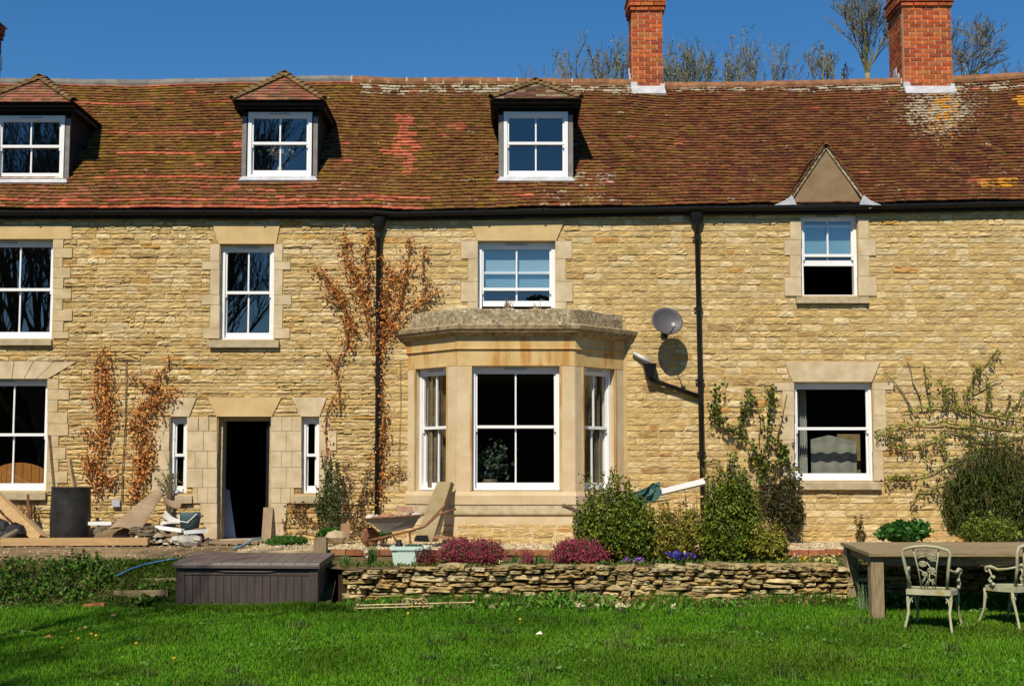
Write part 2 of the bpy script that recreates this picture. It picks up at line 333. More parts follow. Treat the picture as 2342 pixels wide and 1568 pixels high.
# ------------------------------------------------------------------ pieces (stones, tiles, bricks)
def emit(specs, tmpls, nobj, name, stuffname, m, parent, size=None):
    """specs: (loc, rot3x3 ndarray, scale, tint, template index); the first nobj become objects, the rest one joined part"""
    m = MT[m]; off = np.array(world0(parent)); mes = []
    for t in tmpls:
        me = bpy.data.meshes.new(name); me.from_pydata([tuple(x) for x in t[0]], [], t[1]); me.materials.append(m); me.update(); mes.append(me)
    if size: specs = sorted(specs, key=size, reverse=True)
    for loc, rot, scl, tint, k in specs[:nobj]:
        o = bpy.data.objects.new(name, mes[k]); o.pass_index = (int(tint[3]*100)+101*int(tint[4]*100)) if len(tint) > 3 else 0; M4 = Matrix(rot.tolist()).to_4x4()
        o.matrix_local = Matrix.Translation(Vector((np.array(loc)-off).tolist()))@M4@Matrix.Diagonal((*scl, 1))
        o.color = (*tint[:3], 1); COL.objects.link(o); o.parent = parent; o.matrix_local = Matrix.Translation(Vector((np.array(loc)-off).tolist()))@M4@Matrix.Diagonal((*scl, 1))
    rs = specs[nobj:]
    if rs:
        V = []; T = []; Fs = []; k0 = 0
        for loc, rot, scl, tint, k in rs:
            tv = np.array(tmpls[k][0]); v = (tv*np.array(scl))@np.array(rot).T+np.array(loc); V.append(v); T.append(np.tile(tint, (len(v), 1)))
            Fs.extend([tuple(i+k0 for i in f) for f in tmpls[k][1]]); k0 += len(v)
        V = np.concatenate(V)-off; T = np.concatenate(T)
        me = bpy.data.meshes.new(stuffname); me.from_pydata(V.tolist(), [], Fs); me.materials.append(m)
        a = me.attributes.new('tint', 'FLOAT_COLOR', 'POINT'); a.data.foreach_set('color', np.concatenate([T[:, :3], np.ones((len(T), 1))], 1).astype('f').ravel())
        if T.shape[1] > 3:
            for q, nm in ((3, 'lichen'), (4, 'lichen_yellow')): a = me.attributes.new(nm, 'FLOAT', 'POINT'); a.data.foreach_set('value', T[:, q].astype('f').ravel())
        me.update(); o = bpy.data.objects.new(stuffname, me); o.color = (0, 0, 0, 1); link(o, parent); stuff(o); WORLD0[o.name] = Vector(off.tolist())
def stone_template(rng, rough=1.0, nx=5, nz=3):
    vs = []; fs = []
    ox = [[(i/nx-.5)*(.97)+(rng.random()-.5)*.05*rough for i in range(nx+1)] for j in range(nz+1)]
    for j in range(nz+1):
        for i in range(nx+1):
            e = (i in (0, nx)) or (j in (0, nz)); c = (i in (0, nx)) and (j in (0, nz))
            x = ox[j][i]; z = j/nz-.5+(rng.random()-.5)*.14*rough
            if c: x *= .95; z *= .9
            y = (-.45-.45*rng.random()) if e else (-.65-.5*rng.random()-(.35 if rng.random() < .12 else 0)+(.5 if rng.random() < .14 else 0))
            vs.append((x, y, z))
    W = nx+1
    for j in range(nz):
        for i in range(nx):
            a = j*W+i; fs.append((a, a+1, a+W+1, a+W))
    ring = [i for i in range(W)]+[j*W+nx for j in range(1, nz+1)]+[nz*W+i for i in range(nx-1, -1, -1)]+[j*W for j in range(nz-1, 0, -1)]
    k = len(vs)
    for r in ring: vs.append((vs[r][0], .6, vs[r][2]))
    n = len(ring)
    for q in range(n): fs.append((ring[q], k+q, k+(q+1) % n, ring[(q+1) % n]))
    return vs, fs
ST = [stone_template(R) for _ in range(18)]
I3 = np.eye(3)
def free_runs(X0, X1, z0, z1, blocks):
    xs = sorted(set([X0, X1]+[b[i] for b in blocks for i in (0, 1) if X0 < b[i] < X1])); runs = []
    for a, b in zip(xs[:-1], xs[1:]):
        if b-a < 1e-4: continue
        m = (a+b)/2; segs = [(z0, z1)]
        for bl in blocks:
            if bl[0] <= m <= bl[1]:
                ns = []
                for s in segs:
                    lo, hi = max(s[0], bl[2]), min(s[1], bl[3])
                    if lo >= hi: ns.append(s); continue
                    if lo-s[0] > .03: ns.append((s[0], lo))
                    if s[1]-hi > .03: ns.append((hi, s[1]))
                segs = ns
        for s in segs:
            for r in runs:
                if abs(r[1]-a) < 3e-3 and abs(r[2]-s[0]) < .004 and abs(r[3]-s[1]) < .004: r[1] = b; break
            else: runs.append([a, b, s[0], s[1]])
    return [(r[0], r[1], r[2], r[3]) for r in runs]
TAN = [(.60, .45, .22), (.57, .42, .19), (.62, .48, .26), (.555, .395, .17), (.65, .525, .31), (.59, .445, .225), (.53, .385, .165)]
OCH = [(.50, .29, .09), (.46, .30, .12), (.42, .28, .13)]
def fill(X0, X1, z0, z1, blocks, style, place):
    specs = []; z = z0
    while z < z1-.03:
        if style == 'thin': h = R.choice((.048, .055, .062, .07, .08, .095))
        else: h = R.choice((.082, .09, .096, .104, .11))
        h = min(h, z1-z)
        for a, b, s0, s1 in free_runs(X0, X1, z, z+h, blocks):
            x = a
            while x < b-.02:
                if style == 'thin': L = R.uniform(.12, .38) if h > .065 else R.uniform(.16, .5)
                else: L = R.choice((.12, .16, .2, .24, .28, .33, .38))*R.uniform(.9, 1.1)
                if b-(x+L) < .1: L = b-x
                L = min(L, b-x); g = R.uniform(.004, .010) if style == 'thin' else R.uniform(.008, .018)
                if L > .035:
                    hh = (s1-s0)-(g if style == 'thin' else g*.9); hh *= R.uniform(.86, 1) if style == 'thin' else R.uniform(.9, 1)
                    c = R.choice(TAN) if R.random() > (.09 if style == 'thin' else .04) else R.choice(OCH)
                    k = R.uniform(.86, 1.12); c = tuple(min(.8, q*k) for q in c)
                    dep = (R.uniform(.008, .02) if R.random() < .78 else R.uniform(.02, .034)) if style == 'thin' else (R.uniform(.006, .014) if R.random() < .86 else R.uniform(.014, .022))
                    tl = R.uniform(-.03, .03) if style == 'thin' else R.uniform(-.012, .012)
                    specs.append(place(x+L/2, (s0+s1)/2, L-g, dep, hh, tl)+(c, R.randrange(len(ST))))
                x += L
        z += h
    return specs
def rotY(a): c, s = math.cos(a), math.sin(a); return np.array([[c, 0, s], [0, 1, 0], [-s, 0, c]])
def wall_place(x, z, L, d, h, tl): return ((x, YW, z), rotY(tl), (L, d, h))
# ------------------------------------------------------------------ the house
ZT = 0.58
EPX = [(-700, 481), (-200, 481), (0, 481), (400, 480), (850, 481), (905, 484), (1200, 478), (1400, 475), (1600, 471), (1800, 470), (2000, 467), (2342, 460), (2500, 458), (3100, 455)]
RPX = [(-700, 178), (-200, 178), (0, 179), (300, 183), (600, 177), (780, 173), (900, 179), (1100, 178), (1300, 181), (1430, 182), (1530, 190), (1800, 186), (2060, 179), (2200, 174), (2342, 166), (2500, 162), (3100, 160)]
YE, YR = 21.84, 25.0
ex = [P(x, y, YE).x for x, y in EPX]; ez = [P(x, y, YE).z for x, y in EPX]
rx = [P(x, y+9, YR).x for x, y in RPX]; rz = [P(x, y+9, YR).z for x, y in RPX]
def ze(x): return float(np.interp(x, ex, ez))
def zr(x): return float(np.interp(x, rx, rz))
def RP(x, t): return Vector((x, YE+t*(YR-YE), ze(x)+t*(zr(x)-ze(x))+.008*math.sin(x*2.1+t*7)+.005*math.sin(x*5.3-t*11)))
def roof_hit(px, py):
    lo, hi = 0.0, 1.0
    for _ in range(40):
        m = (lo+hi)/2; p = P(px, py, YE+m*(YR-YE)); q = RP(p.x, m)
        if p.z < q.z: lo = m
        else: hi = m
    # the ray meets the plane where p.z == roof z
    return (lo+hi)/2
def roof_t(px, py):
    best = None
    for i in range(1001):
        t = i/1000; p = P(px, py, YE+t*(YR-YE)); d = abs(p.z-RP(p.x, t).z)
        if best is None or d < best[0]: best = (d, t)
    return best[1]
XL, XR = -9.6, 9.9
house = thing('stone_house', 'long stone cottage with red tiled roof, dormer windows, bay window and brick chimneys', 'house', (0, 24.5, ZT))
# openings (pixels of the photo plane -> metres)
OP = {}
def opening(key, x0, y0, x1, y1): OP[key] = rect(x0, y0, x1, y1); return OP[key]
opening('a', -105, 548, 122, 774); opening('b', -112, 866, 109, 1122); opening('c', 503, 560, 627, 776)
opening('d', 1093, 553, 1270, 742); opening('e', 1832, 489, 1962, 676); opening('f', 1816, 874, 1997, 1099)
opening('g', 388, 953, 428, 1128); opening('h', 690, 953, 730, 1128); opening('door', 497, 953, 620, 1238)
BXC = 0.055
opening('bay', 985, 830, 1375, 1240)
wall = MB()
ops = list(OP.values())
ztop = lambda x: ze(x)+.02
zs = sorted(set([.3, 5.45]+[o[2] for o in ops]+[o[3] for o in ops])); xs = sorted(set([XL, XR]+[o[0] for o in ops]+[o[1] for o in ops]))
for z0, z1 in zip(zs[:-1], zs[1:]):
    if z1 > 5.45: z1 = 5.45
    run = None
    for x0, x1 in zip(xs[:-1], xs[1:]):
        xm, zm = (x0+x1)/2, (z0+z1)/2
        hole = any(o[0] < xm < o[1] and o[2] < zm < o[3] for o in ops)
        if hole:
            if run: wall.box(run[0], run[1], YW, YW+.4, z0, z1); run = None
        else: run = (run[0], x1) if run else (x0, x1)
    if run: wall.box(run[0], run[1], YW, YW+.4, z0, z1)
oe = OP['e']
n = 60
for i in range(n):          # wall head up to the wavy eaves
    a = XL+(XR-XL)*i/n; b = XL+(XR-XL)*(i+1)/n
    for aa, bb in ([(a, b)] if (b < oe[0] or a > oe[1]) else [(a, min(b, oe[0])), (max(a, oe[1]), b)]):
        if bb-aa > .005: wall.hexa([(aa, YW, 5.45), (bb, YW, 5.45), (bb, YW+.4, 5.45), (aa, YW+.4, 5.45), (aa, YW, ze(aa)+.06), (bb, YW, ze(bb)+.06), (bb, YW+.4, ze(bb)+.3), (aa, YW+.4, ze(aa)+.3)])
wall = wall.build('wall', 'mortar', house)
# blocks of dressed stone: quoins, lintels, sills
BL = [tuple(o) for o in ops]
def q_block(x0, y0, x1, y1, m='ashlar', proud=.022, deep=.13):
    X0, X1, Z0, Z1 = rect(x0, y0, x1, y1); g = .0028
    b = MB(); b.box(X0+g, X1-g, YW-proud-R.uniform(0, .005), YW+deep, Z0+g, Z1-g)
    o = b.build('quoin', m, wall); BL.append((X0, X1, Z0, Z1)); return o
def lintel(xa, xb, ya, xc, xd, yb, m='lintel', name='lintel'):     # top xa..xb at ya, bottom xc..xd at yb
    T0, T1 = WX(xa, ya), WX(xb, ya); B0, B1 = WX(xc, yb), WX(xd, yb); z1, z0 = WZ(ya), WZ(yb); y0 = YW-.027
    b = MB(); b.prism([(T0, y0, z1), (B0, y0, z0), (B1, y0, z0), (T1, y0, z1)], (0, .17, 0)); o = b.build(name, m, wall)
    k = 4
    for i in range(k):
        f = (i+.5)/k; BL.append((B0+(T0-B0)*f+.005, B1+(T1-B1)*f-.005, z0+(z1-z0)*i/k, z0+(z1-z0)*(i+1)/k))
    return o
def sill(x0, y0, x1, y1, proud=.075):
    X0, X1, Z0, Z1 = rect(x0, y0, x1, y1); yy = YW-proud
    b = MB(); b.hexa([(X0, yy, Z0), (X1, yy, Z0), (X1, YW+.13, Z0), (X0, YW+.13, Z0), (X0, yy, Z1-.022), (X1, yy, Z1-.022), (X1, YW+.13, Z1+.012), (X0, YW+.13, Z1+.012)])
    BL.append((X0, X1, Z0, Z1)); return b.build('window_sill', 'sill', wall)
def stack(xe, side, ys, ws, m='ashlar'):
    for (ya, yb), wd in zip(zip(ys[:-1], ys[1:]), ws):
        if side < 0: q_block(xe-wd, ya, xe, yb, m)
        else: q_block(xe, ya, xe+wd, yb, m)
sill(-120, 774, 120, 790); sill(-120, 1122, 107, 1142); sill(480, 776, 639, 795); sill(1820, 677, 1985, 694); sill(1826, 1100, 2013, 1119)
sill(378, 1130, 441, 1150); sill(672, 1130, 740, 1150)
lintel(487, 641, 513, 500, 632, 558); lintel(1075, 1291, 505, 1092, 1272, 551); lintel(1794, 2012, 828, 1812, 1993, 873, 'ashlar')
lintel(476, 644, 908, 496, 622, 952); lintel(370, 450, 909, 392, 433, 952, 'ashlar'); lintel(667, 748, 908, 688, 731, 952, 'ashlar')
lintel(-110, 165, 516, -110, 165, 547)
# fan of wedge stones over the lower left window
xsb = [-112, -84, -56, -28, 0, 28, 56, 84, 110]; xst = [-182, -138, -94, -50, -6, 34, 78, 126, 178]
for i in range(8):
    z0, z1 = WZ(866), WZ(826); g = .005; y0 = YW-.024-R.uniform(0, .004)
    b = MB(); b.prism([(WX(xst[i], 826)+g, y0, z1), (WX(xsb[i], 866)+g, y0, z0), (WX(xsb[i+1], 866)-g, y0, z0), (WX(xst[i+1], 826)-g, y0, z1)], (0, .16, 0)); b.build('wedge_stone', 'ashlar', wall)
for q in range(4): BL.append((WX(-182), WX(112+(178-112)*(q+.5)/4), WZ(866)+(WZ(826)-WZ(866))*q/4, WZ(866)+(WZ(826)-WZ(866))*(q+1)/4))
stack(503, -1, [558, 598, 617, 674, 697, 751, 774], [22, 40, 22, 41, 22, 38]); stack(627, 1, [558, 598, 617, 674, 697, 751, 774], [20, 38, 20, 40, 20, 36])
stack(1093, -1, [551, 592, 644, 690, 735], [38, 22, 38, 24]); stack(1270, 1, [551, 592, 644, 690, 735], [38, 24, 40, 26])
stack(1832, -1, [503, 549, 584, 634, 677], [26, 38, 26, 38]); stack(1962, 1, [499, 546, 585, 632, 677], [24, 40, 26, 42])
stack(1816, -1, [874, 893, 950, 1005, 1060, 1099], [46, 27, 33, 26, 26]); stack(1997, 1, [874, 891, 950, 1030, 1099], [46, 28, 30, 22])
stack(122, 1, [548, 568, 590, 612, 636, 660, 684, 708, 734, 758, 774], [24, 44, 22, 40, 24, 42, 22, 44, 24, 36], 'blendquoin')
stack(109, 1, [866, 890, 914, 942, 968, 996, 1022, 1050, 1078, 1104, 1124], [26, 50, 24, 46, 48, 26, 42, 26, 46, 24], 'blendquoin')
for y0, y1, l in ((953, 985, ((428, 454), (455, 478), (479, 497))), (985, 1031, ((428, 466), (466, 497))), (1031, 1070, ((428, 447), (447, 475), (475, 497))),
                  (1070, 1114, ((428, 464), (464, 497))), (1114, 1150, ((441, 452), (452, 476), (476, 497))), (1150, 1195, ((458, 497),)), (1195, 1236, ((466, 497),))):
    for a, b in l: q_block(a, y0, b, y1, 'ashlar' if b-a > 20 else 'blendquoin')
for y0, y1, l in ((953, 985, ((620, 645), (645, 668), (668, 690))), (985, 1031, ((620, 655), (655, 690))), (1031, 1068, ((620, 644), (644, 668), (668, 690))),
                  (1068, 1115, ((620, 655), (655, 690))), (1115, 1150, ((620, 643), (643, 665), (665, 673))), (1150, 1195, ((620, 656),)), (1195, 1236, ((620, 650),))):
    for a, b in l: q_block(a, y0, b, y1, 'ashlar' if b-a > 20 else 'blendquoin')
stack(388, -1, [953, 985, 1030, 1074, 1130], [24, 38, 26, 40]); stack(730, 1, [953, 985, 1030, 1072, 1130], [24, 40, 26, 38])
q_block(1530, 487, 1563, 509, 'ashlar')
BL.append((WX(937), WX(1432), .2, WZ(735)))            # behind the bay
zt = lambda a, b: min(ze(a), ze(b))-.03
xm = WX(872)
sp = []
for a, b, st in ((XL, xm, 'thin'), (xm, XR, 'coursed')):
    sp += fill(a, b, .45, 5.72, BL, st, wall_place)
sp = [s for s in sp if s[0][2]+s[2][2]/2 < ze(s[0][0])+.06]
inview = lambda s: abs(s[0][0]) < 7.75 and s[0][2] < 5.5 and s[2][2] > .045
emit(sp, ST, 300, 'stone', 'rubble_stonework', 'stone', wall, size=lambda s: (s[2][0]*s[2][2] if inview(s) else 0))
# rest of the shell
sh = MB()
sh.box(XL, XR, 27.9, 28.3, .3, 5.7); sh.box(XL, XL+.3, 22.4, 27.9, .3, 5.7); sh.box(XR-.3, XR, 22.4, 27.9, .3, 5.7)
for xx in (XL, XR-.3): sh.prism([(xx, 22.0, 5.7), (xx, 28.3, 5.7), (xx, 25.0, 8.55)], (.3, 0, 0))
sh.build('gable_wall', 'mortar', house)
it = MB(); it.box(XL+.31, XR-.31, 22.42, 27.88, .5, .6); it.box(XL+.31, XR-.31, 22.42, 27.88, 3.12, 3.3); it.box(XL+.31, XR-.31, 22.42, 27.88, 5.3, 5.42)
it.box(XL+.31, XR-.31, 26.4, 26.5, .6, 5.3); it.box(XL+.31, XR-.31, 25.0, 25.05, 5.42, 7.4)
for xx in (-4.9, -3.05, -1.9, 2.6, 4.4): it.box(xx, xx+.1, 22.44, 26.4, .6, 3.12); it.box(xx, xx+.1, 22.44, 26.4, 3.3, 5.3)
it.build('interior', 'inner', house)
# ------------------------------------------------------------------ sash windows
def frame_of(o, r, inw):
    o, r, inw = Vector(o), Vector(r), Vector(inw)
    def fr(u, w, z): return o+r*u+inw*w+Vector((0, 0, z))
    return fr
def window(parent, fr, u0, u1, z0, z1, bars=1, rail=.5, lift=0, name='window', vent=True, side=.05, top=.075, sub=True, bar_off=None, bot=.05, horn=True):
    """box sash window; w grows into the house, 0 = face of the frame"""
    b = MB(); d = .13
    b.box(u0, u0+side, 0, d, z0, z1, fr); b.box(u1-side, u1, 0, d, z0, z1, fr); b.box(u0+side, u1-side, .002, d, z1-top, z1, fr); b.box(u0+side, u1-side, .002, d, z0, z0+bot*.6, fr)
    wf = b.build(name, 'white', parent); hold = wf if sub else parent
    a0, a1 = u0+side-.004, u1-side+.004; zm = z0+(z1-z0)*rail
    for k, (q0, q1, w0, w1) in enumerate(((zm-.022, z1-top+.003, .022, .06), (z0+bot*.6-.003+lift, zm+.022+lift, .064, .102))):
        s = MB(); st = .032; tr = .03 if k == 0 else .04; br = .044 if k == 0 else .085
        s.box(a0, a0+st, w0, w1, q0, q1, fr); s.box(a1-st, a1, w0, w1, q0, q1, fr)
        s.box(a0+st, a1-st, w0+.002, w1-.002, q1-tr, q1, fr); s.box(a0+st, a1-st, w0-.004, w1-.002, q0, q0+br, fr)
        n = bars; ww = (a1-a0-2*st)
        cen = [(i+1)/(n+1) for i in range(n)]
        if bar_off is not None: cen = bar_off
        for c in cen:
            c = a0+st+ww*c; s.box(c-.012, c+.012, w0+.004, w1-.006, q0+br, q1-tr, fr)
        if horn and k == 0:
            for c in (a0+.001, a1-st-.001): s.box(c, c+st, w0+.004, w1-.004, q0-.05, q0, fr)
        s.build('sash', 'white', hold)
        ed = [0]+cen+[1]
        for i in range(len(ed)-1):
            p = MB(); c0 = a0+st+ww*ed[i]+.006; c1 = a0+st+ww*ed[i+1]-.006; wc = (w0+w1)/2
            p.add([fr(c0, wc, q0+br-.006), fr(c1, wc, q0+br-.006), fr(c1, wc, q1-tr+.006), fr(c0, wc, q1-tr+.006)], [(0, 1, 2, 3)]); p.build('pane', 'glass', hold)
    if vent:
        v = MB(); um = (u0+u1)/2; v.box(um-.17, um+.17, -.012, .003, z1-top*.62, z1-top*.36, fr); v.build('vent', 'greyplastic' if not vent == 'white' else 'white', hold)
    return wf
WF = frame_of((0, YW+.075, 0), (1, 0, 0), (0, 1, 0))
def wwin(k, **kw):
    o = OP[k]; return window(house, WF, o[0], o[1], o[2]+.005, o[3], **kw)
wwin('a', rail=.5, side=.055, bar_off=[.653]); wwin('b', rail=.5, side=.055, bar_off=[.633]); wwin('c', rail=.5, side=.062); wwin('d', rail=.434, lift=.265, side=.06, bot=.06)
wwin('e', rail=.50, lift=.47, side=.05, bot=.03); wwin('f', rail=.53, bars=0, side=.05, vent=False)
wwin('g', bars=0, side=.055, vent=False, horn=False); wwin('h', bars=0, side=.055, vent=False, horn=False)
od, oe_ = OP['d'], OP['e']
for o, zb in ((od, .44), (oe_, .5)):
    b = MB(); b.box(o[0]+.06, o[1]-.06, YW+.20, YW+.203, o[2]+(o[3]-o[2])*zb, o[3]-.10); b.build('blue_sheet', 'bluesheet', house)  # even pale blue sheet filling the upper panes from behind
# open doorway: reveal, door leaf swung inwards, threshold
d = OP['door']
b = MB(); b.box(d[0]-.0, d[0]+.05, YW+.10, YW+.4, d[2], d[3]); b.box(d[1]-.05, d[1], YW+.10, YW+.4, d[2], d[3]); b.box(d[0]+.05, d[1]-.05, YW+.10, YW+.4, d[3]-.05, d[3]); b.build('door_frame', 'sill', house)
b = MB(); b.box(d[1]-.10, d[1]-.055, YW+.12, YW+.92, .62, d[3]-.06); dr = b.build('door', 'black', house)
b = MB(); b.lathe((d[1]-.10, YW+.86, 1.55), [(0, -.05), (.02, -.045), (.02, -.01), (.008, 0)], 8, (1, 0, 0)); b.build('door_handle', 'brass', dr)
b = MB(); b.box(d[0]-.03, d[1]+.03, YW-.14, YW+.45, .5, .61); b.build('doorstep', 'sill', house)
# ------------------------------------------------------------------ gutter and downpipes
b = MB(); n = 60
ga = [XL+(XR-XL)*i/n for i in range(n+1)]
for i in range(n):
    x0, x1 = ga[i], ga[i+1]; pr = [(-.062, 0), (-.058, -.035), (-.035, -.062), (0, -.072), (.035, -.062), (.058, -.035), (.062, 0)]
    A = [(x0, YE+.03+y, ze(x0)-.005+z) for y, z in pr]; B = [(x1, YE+.03+y, ze(x1)-.005+z) for y, z in pr]
    b.add(A+B, [(k, k+1, 8+k, 7+k) for k in range(6)])
gut = b.build('gutter', 'black', house)
fa = MB()
for i in range(n):
    x0, x1 = ga[i], ga[i+1]; fa.hexa([(x0, YW-.07, ze(x0)-.12), (x1, YW-.07, ze(x1)-.12), (x1, YW-.03, ze(x1)-.12), (x0, YW-.03, ze(x0)-.12), (x0, YW-.07, ze(x0)+.01), (x1, YW-.07, ze(x1)+.01), (x1, YW-.03, ze(x1)+.05), (x0, YW-.03, ze(x0)+.05)])
fa.build('fascia_board', 'tar', house)
for i in range(22):
    x = XL+.4+i*.88
    c = MB(); c.tube([(x, YE+.03+.075*math.sin(a), ze(x)-.005-.08*math.cos(a)) for a in [math.radians(q) for q in (-95, -60, -25, 10, 45, 80, 100)]], .012, 5); c.build('gutter_bracket', 'black', gut)
def downpipe(top, bot, name='downpipe'):
    (xa, ya), (xb, yb) = top, bot; A = P(xa, ya, YW-.09); B = P(xb, yb, YW-.09)
    b = MB(); g = Vector((A.x+.0, YE+.05, ze(A.x)-.06))
    b.tube([g, g+Vector((0, .01, -.10)), Vector((A.x, YW-.12, A.z+.03)), A, A.lerp(B, .5), B], .038, 10)
    dp = b.build(name, 'black', house, smooth=True)
    h = MB(); h.lathe((g.x, g.y+.05, g.z-.20), [(.03, -.14), (.05, -.12), (.05, -.04), (.085, 0), (.11, .10), (.12, .17)], 10); h.build('hopper', 'black', dp)
    for f in (.02, .27, .52, .77):
        p = A.lerp(B, f); c = MB(); c.lathe(p, [(.036, -.04), (.048, -.035), (.048, .035), (.036, .04)], 10); c.box(p.x-.07, p.x+.07, p.y+.02, p.y+.05, p.z-.015, p.z+.015); c.build('collar', 'black', dp)
    return dp
downpipe((866, 525), (862, 1178)); downpipe((1594, 530), (1608, 1190))
a = P(1448, 806, YW-.05); bq = P(1487, 829, YW-.10); h = P(1485, 842, YW-.12); e = P(1602, 907, YW-.07)
b = MB(); b.tube([a, bq], .032, 10); wp = b.build('waste_pipe', 'lead', house, smooth=True)
b = MB(); b.hexa([h+Vector(v) for v in ((-.05, -.07, -.14), (.06, -.07, -.14), (.06, .10, -.14), (-.05, .10, -.14), (-.105, -.11, .07), (.105, -.11, .07), (.105, .10, .07), (-.105, .10, .07))]); b.build('hopper', 'black', wp)
b = MB(); b.tube([h+Vector((.0, 0, -.1)), h+Vector((.02, .03, -.17)), e], .036, 10); b.build('branch_pipe', 'black', wp, smooth=True)
# ------------------------------------------------------------------ bay window
bay = MB()
HX, HW, FY = .89, 1.675, 21.2
def bay_pts(o=0):
    t = math.tan(math.radians(22.5))
    return [Vector((BXC-HW-o*1.414, YW, 0)), Vector((BXC-HX-o*t, FY-o, 0)), Vector((BXC+HX+o*t, FY-o, 0)), Vector((BXC+HW+o*1.414, YW, 0))]
z_sill = P(1171, 1122, FY).z; z_head = P(1171, 836, FY).z; z_fr = P(1171, 799, FY).z; z_co = P(1171, 769, FY).z; z_ct = P(1171, 744, FY).z; z_pt = P(1171, 703, FY).z
def sweep(b, prof, caps=True):
    rings = []
    for o, z in prof:
        rings.append([p+Vector((0, 0, z)) for p in bay_pts(o)])
    m = len(prof); vs = [rings[j][i] for i in range(4) for j in range(m)]
    fs = [(i*m+j, (i+1)*m+j, (i+1)*m+(j+1) % m, i*m+(j+1) % m) for i in range(3) for j in range(m)]
    fs += [tuple(range(m)), tuple(range(3*m+m-1, 3*m-1, -1))]
    b.add(vs, fs)
sweep(bay, [(0, ZT-.1), (0, z_sill), (-.28, z_sill), (-.28, ZT-.1)])
by = bay.build('bay_window', 'bay', house)
segs = []
pts = bay_pts(0)
for i in range(3):
    A, B = pts[i], pts[i+1]; r = (B-A).normalized(); inw = Vector((-r.y, r.x, 0)); segs.append((A, r, inw, (B-A).length, frame_of(A, r, inw)))
def pier(u0, u1, fr, z0, z1): b = MB(); b.box(u0, u1, 0, .24, z0, z1, fr); return b
wd = []; stone_bay = []
L0 = segs[0][3]
for i, (A, r, inw, L, fr) in enumerate(segs):
    if i == 1:
        c = L/2; hw = (1273-1072)/2/F*FY; w0, w1 = c-hw-.0, c+hw
    else:
        w0, w1 = (.19, L-.21)
    wd.append((w0, w1))
    for u0, u1 in ((0, w0), (w1, L)):
        b = MB(); b.box(u0+(0 if u0 else .003), u1-.003 if u1 == L else u1, 0, .24, z_sill+.002, z_head, fr); o = b.build('pier', 'bay', by)
    b = MB(); b.box(.004, L-.004, -.004, .236, z_head, z_fr, fr); b.build('bay_lintel', 'baystain', by)
    # moulded edge round the opening
    b = MB(); t = .028
    b.box(w0-t, w0, -.012, .02, z_sill, z_head, fr); b.box(w1, w1+t, -.012, .02, z_sill, z_head, fr); b.box(w0-t, w1+t, -.014, .02, z_head-.001, z_head+t, fr); b.build('moulding', 'baystain', by)
    fw = frame_of(A+inw*.085, r, inw)
    window(by, fw, w0+.002, w1-.002, z_sill+.01, z_head-.002, name='window_frame', rail=.51, side=.05 if i == 1 else .045, sub=False, top=.085, horn=True)
    if i == 1:
        st = fill(.02, L-.02, ZT, ZT+.29, [], 'thin', lambda x, z, L_, d_, h_, tl: (tuple(fr(x, .004, z)), rotY(tl), (L_, d_*.8, h_)))
        stone_bay += st
    else:
        Rm = np.array([list(r), list(inw), [0, 0, 1]]).T
        st = fill(.03, L-.03, ZT, ZT+.29, [], 'thin', lambda x, z, L_, d_, h_, tl, fr=fr, Rm=Rm: (tuple(fr(x, .004, z)), Rm, (L_, d_*.8, h_)))
        stone_bay += st
emit(stone_bay, ST, 400, 'stone', 'stonework', 'stone', by)
b = MB(); sweep(b, [(.02, z_sill-.20), (.03, z_sill-.07), (.012, z_sill-.008), (-.2, z_sill+.008), (-.2, z_sill-.20)]); b.build('bay_sill', 'bay', by)
b = MB(); sweep(b, [(.012, z_sill-.36), (.03, z_sill-.345), (.03, z_sill-.32), (.004, z_sill-.205), (-.1, z_sill-.205), (-.1, z_sill-.36)]); b.build('plinth', 'sill', by)
b = MB(); sweep(b, [(.035, z_fr+.01), (.02, z_fr+.02), (.02, z_co+.03), (-.2, z_co+.03), (-.2, z_fr-.002), (.005, z_fr-.002)]); b.build('frieze', 'baystain', by)
b = MB(); sweep(b, [(.03, z_co+.002), (.055, z_co+.012), (.085, z_co+.05), (.13, z_co+.058), (.14, z_co+.09), (.16, z_co+.10), (.172, z_co+.155), (.145, z_co+.172), (-.05, z_ct+.03), (-.05, z_co+.002)]); b.build('cornice', 'cornice', by)
# parapet: rough, worn upper edge
ps = bay_pts(.0); pv = []; pf = []
base = z_ct+.015; outer = []; tops = []
line = []
for i in range(3):
    A, B = ps[i], ps[i+1]; nn = 10 if i != 1 else 18
    for k in range(nn+(1 if i == 2 else 0)): line.append(A.lerp(B, k/nn))
cen = Vector((BXC, YW, 0)); pin = bay_pts(-.2); lin2 = []
for i in range(3):
    A, B = pin[i], pin[i+1]; nn = 10 if i != 1 else 18
    for k in range(nn+(1 if i == 2 else 0)): lin2.append(A.lerp(B, k/nn))
m = 5
for p, q in zip(line, lin2):
    zt_ = z_pt-.012+R.uniform(-.012, .012)
    pv += [(p.x, p.y, base-.03), (p.x+R.uniform(-.01, .01), p.y+R.uniform(-.01, .008), base+.14), (p.x, p.y+.01, zt_-.02), (p.x+(q.x-p.x)*.15, p.y+(q.y-p.y)*.15, zt_), (q.x, q.y, zt_-.01), (q.x, q.y, base-.03)]
N6 = 6
for i in range(len(line)-1):
    for k in range(N6-1): pf.append((i*N6+k, (i+1)*N6+k, (i+1)*N6+k+1, i*N6+k+1))
pf.append(tuple(range(6))); pf.append(tuple((len(line)-1)*6+k for k in range(5, -1, -1)))
b = MB(); b.add(pv, pf); b.build('parapet', 'oldstone', by)
b = MB(); q = bay_pts(-.15); b.prism([v+Vector((0, 0, z_ct)) for v in q], (0, 0, .12)); b.build('bay_roof', 'lead', by)
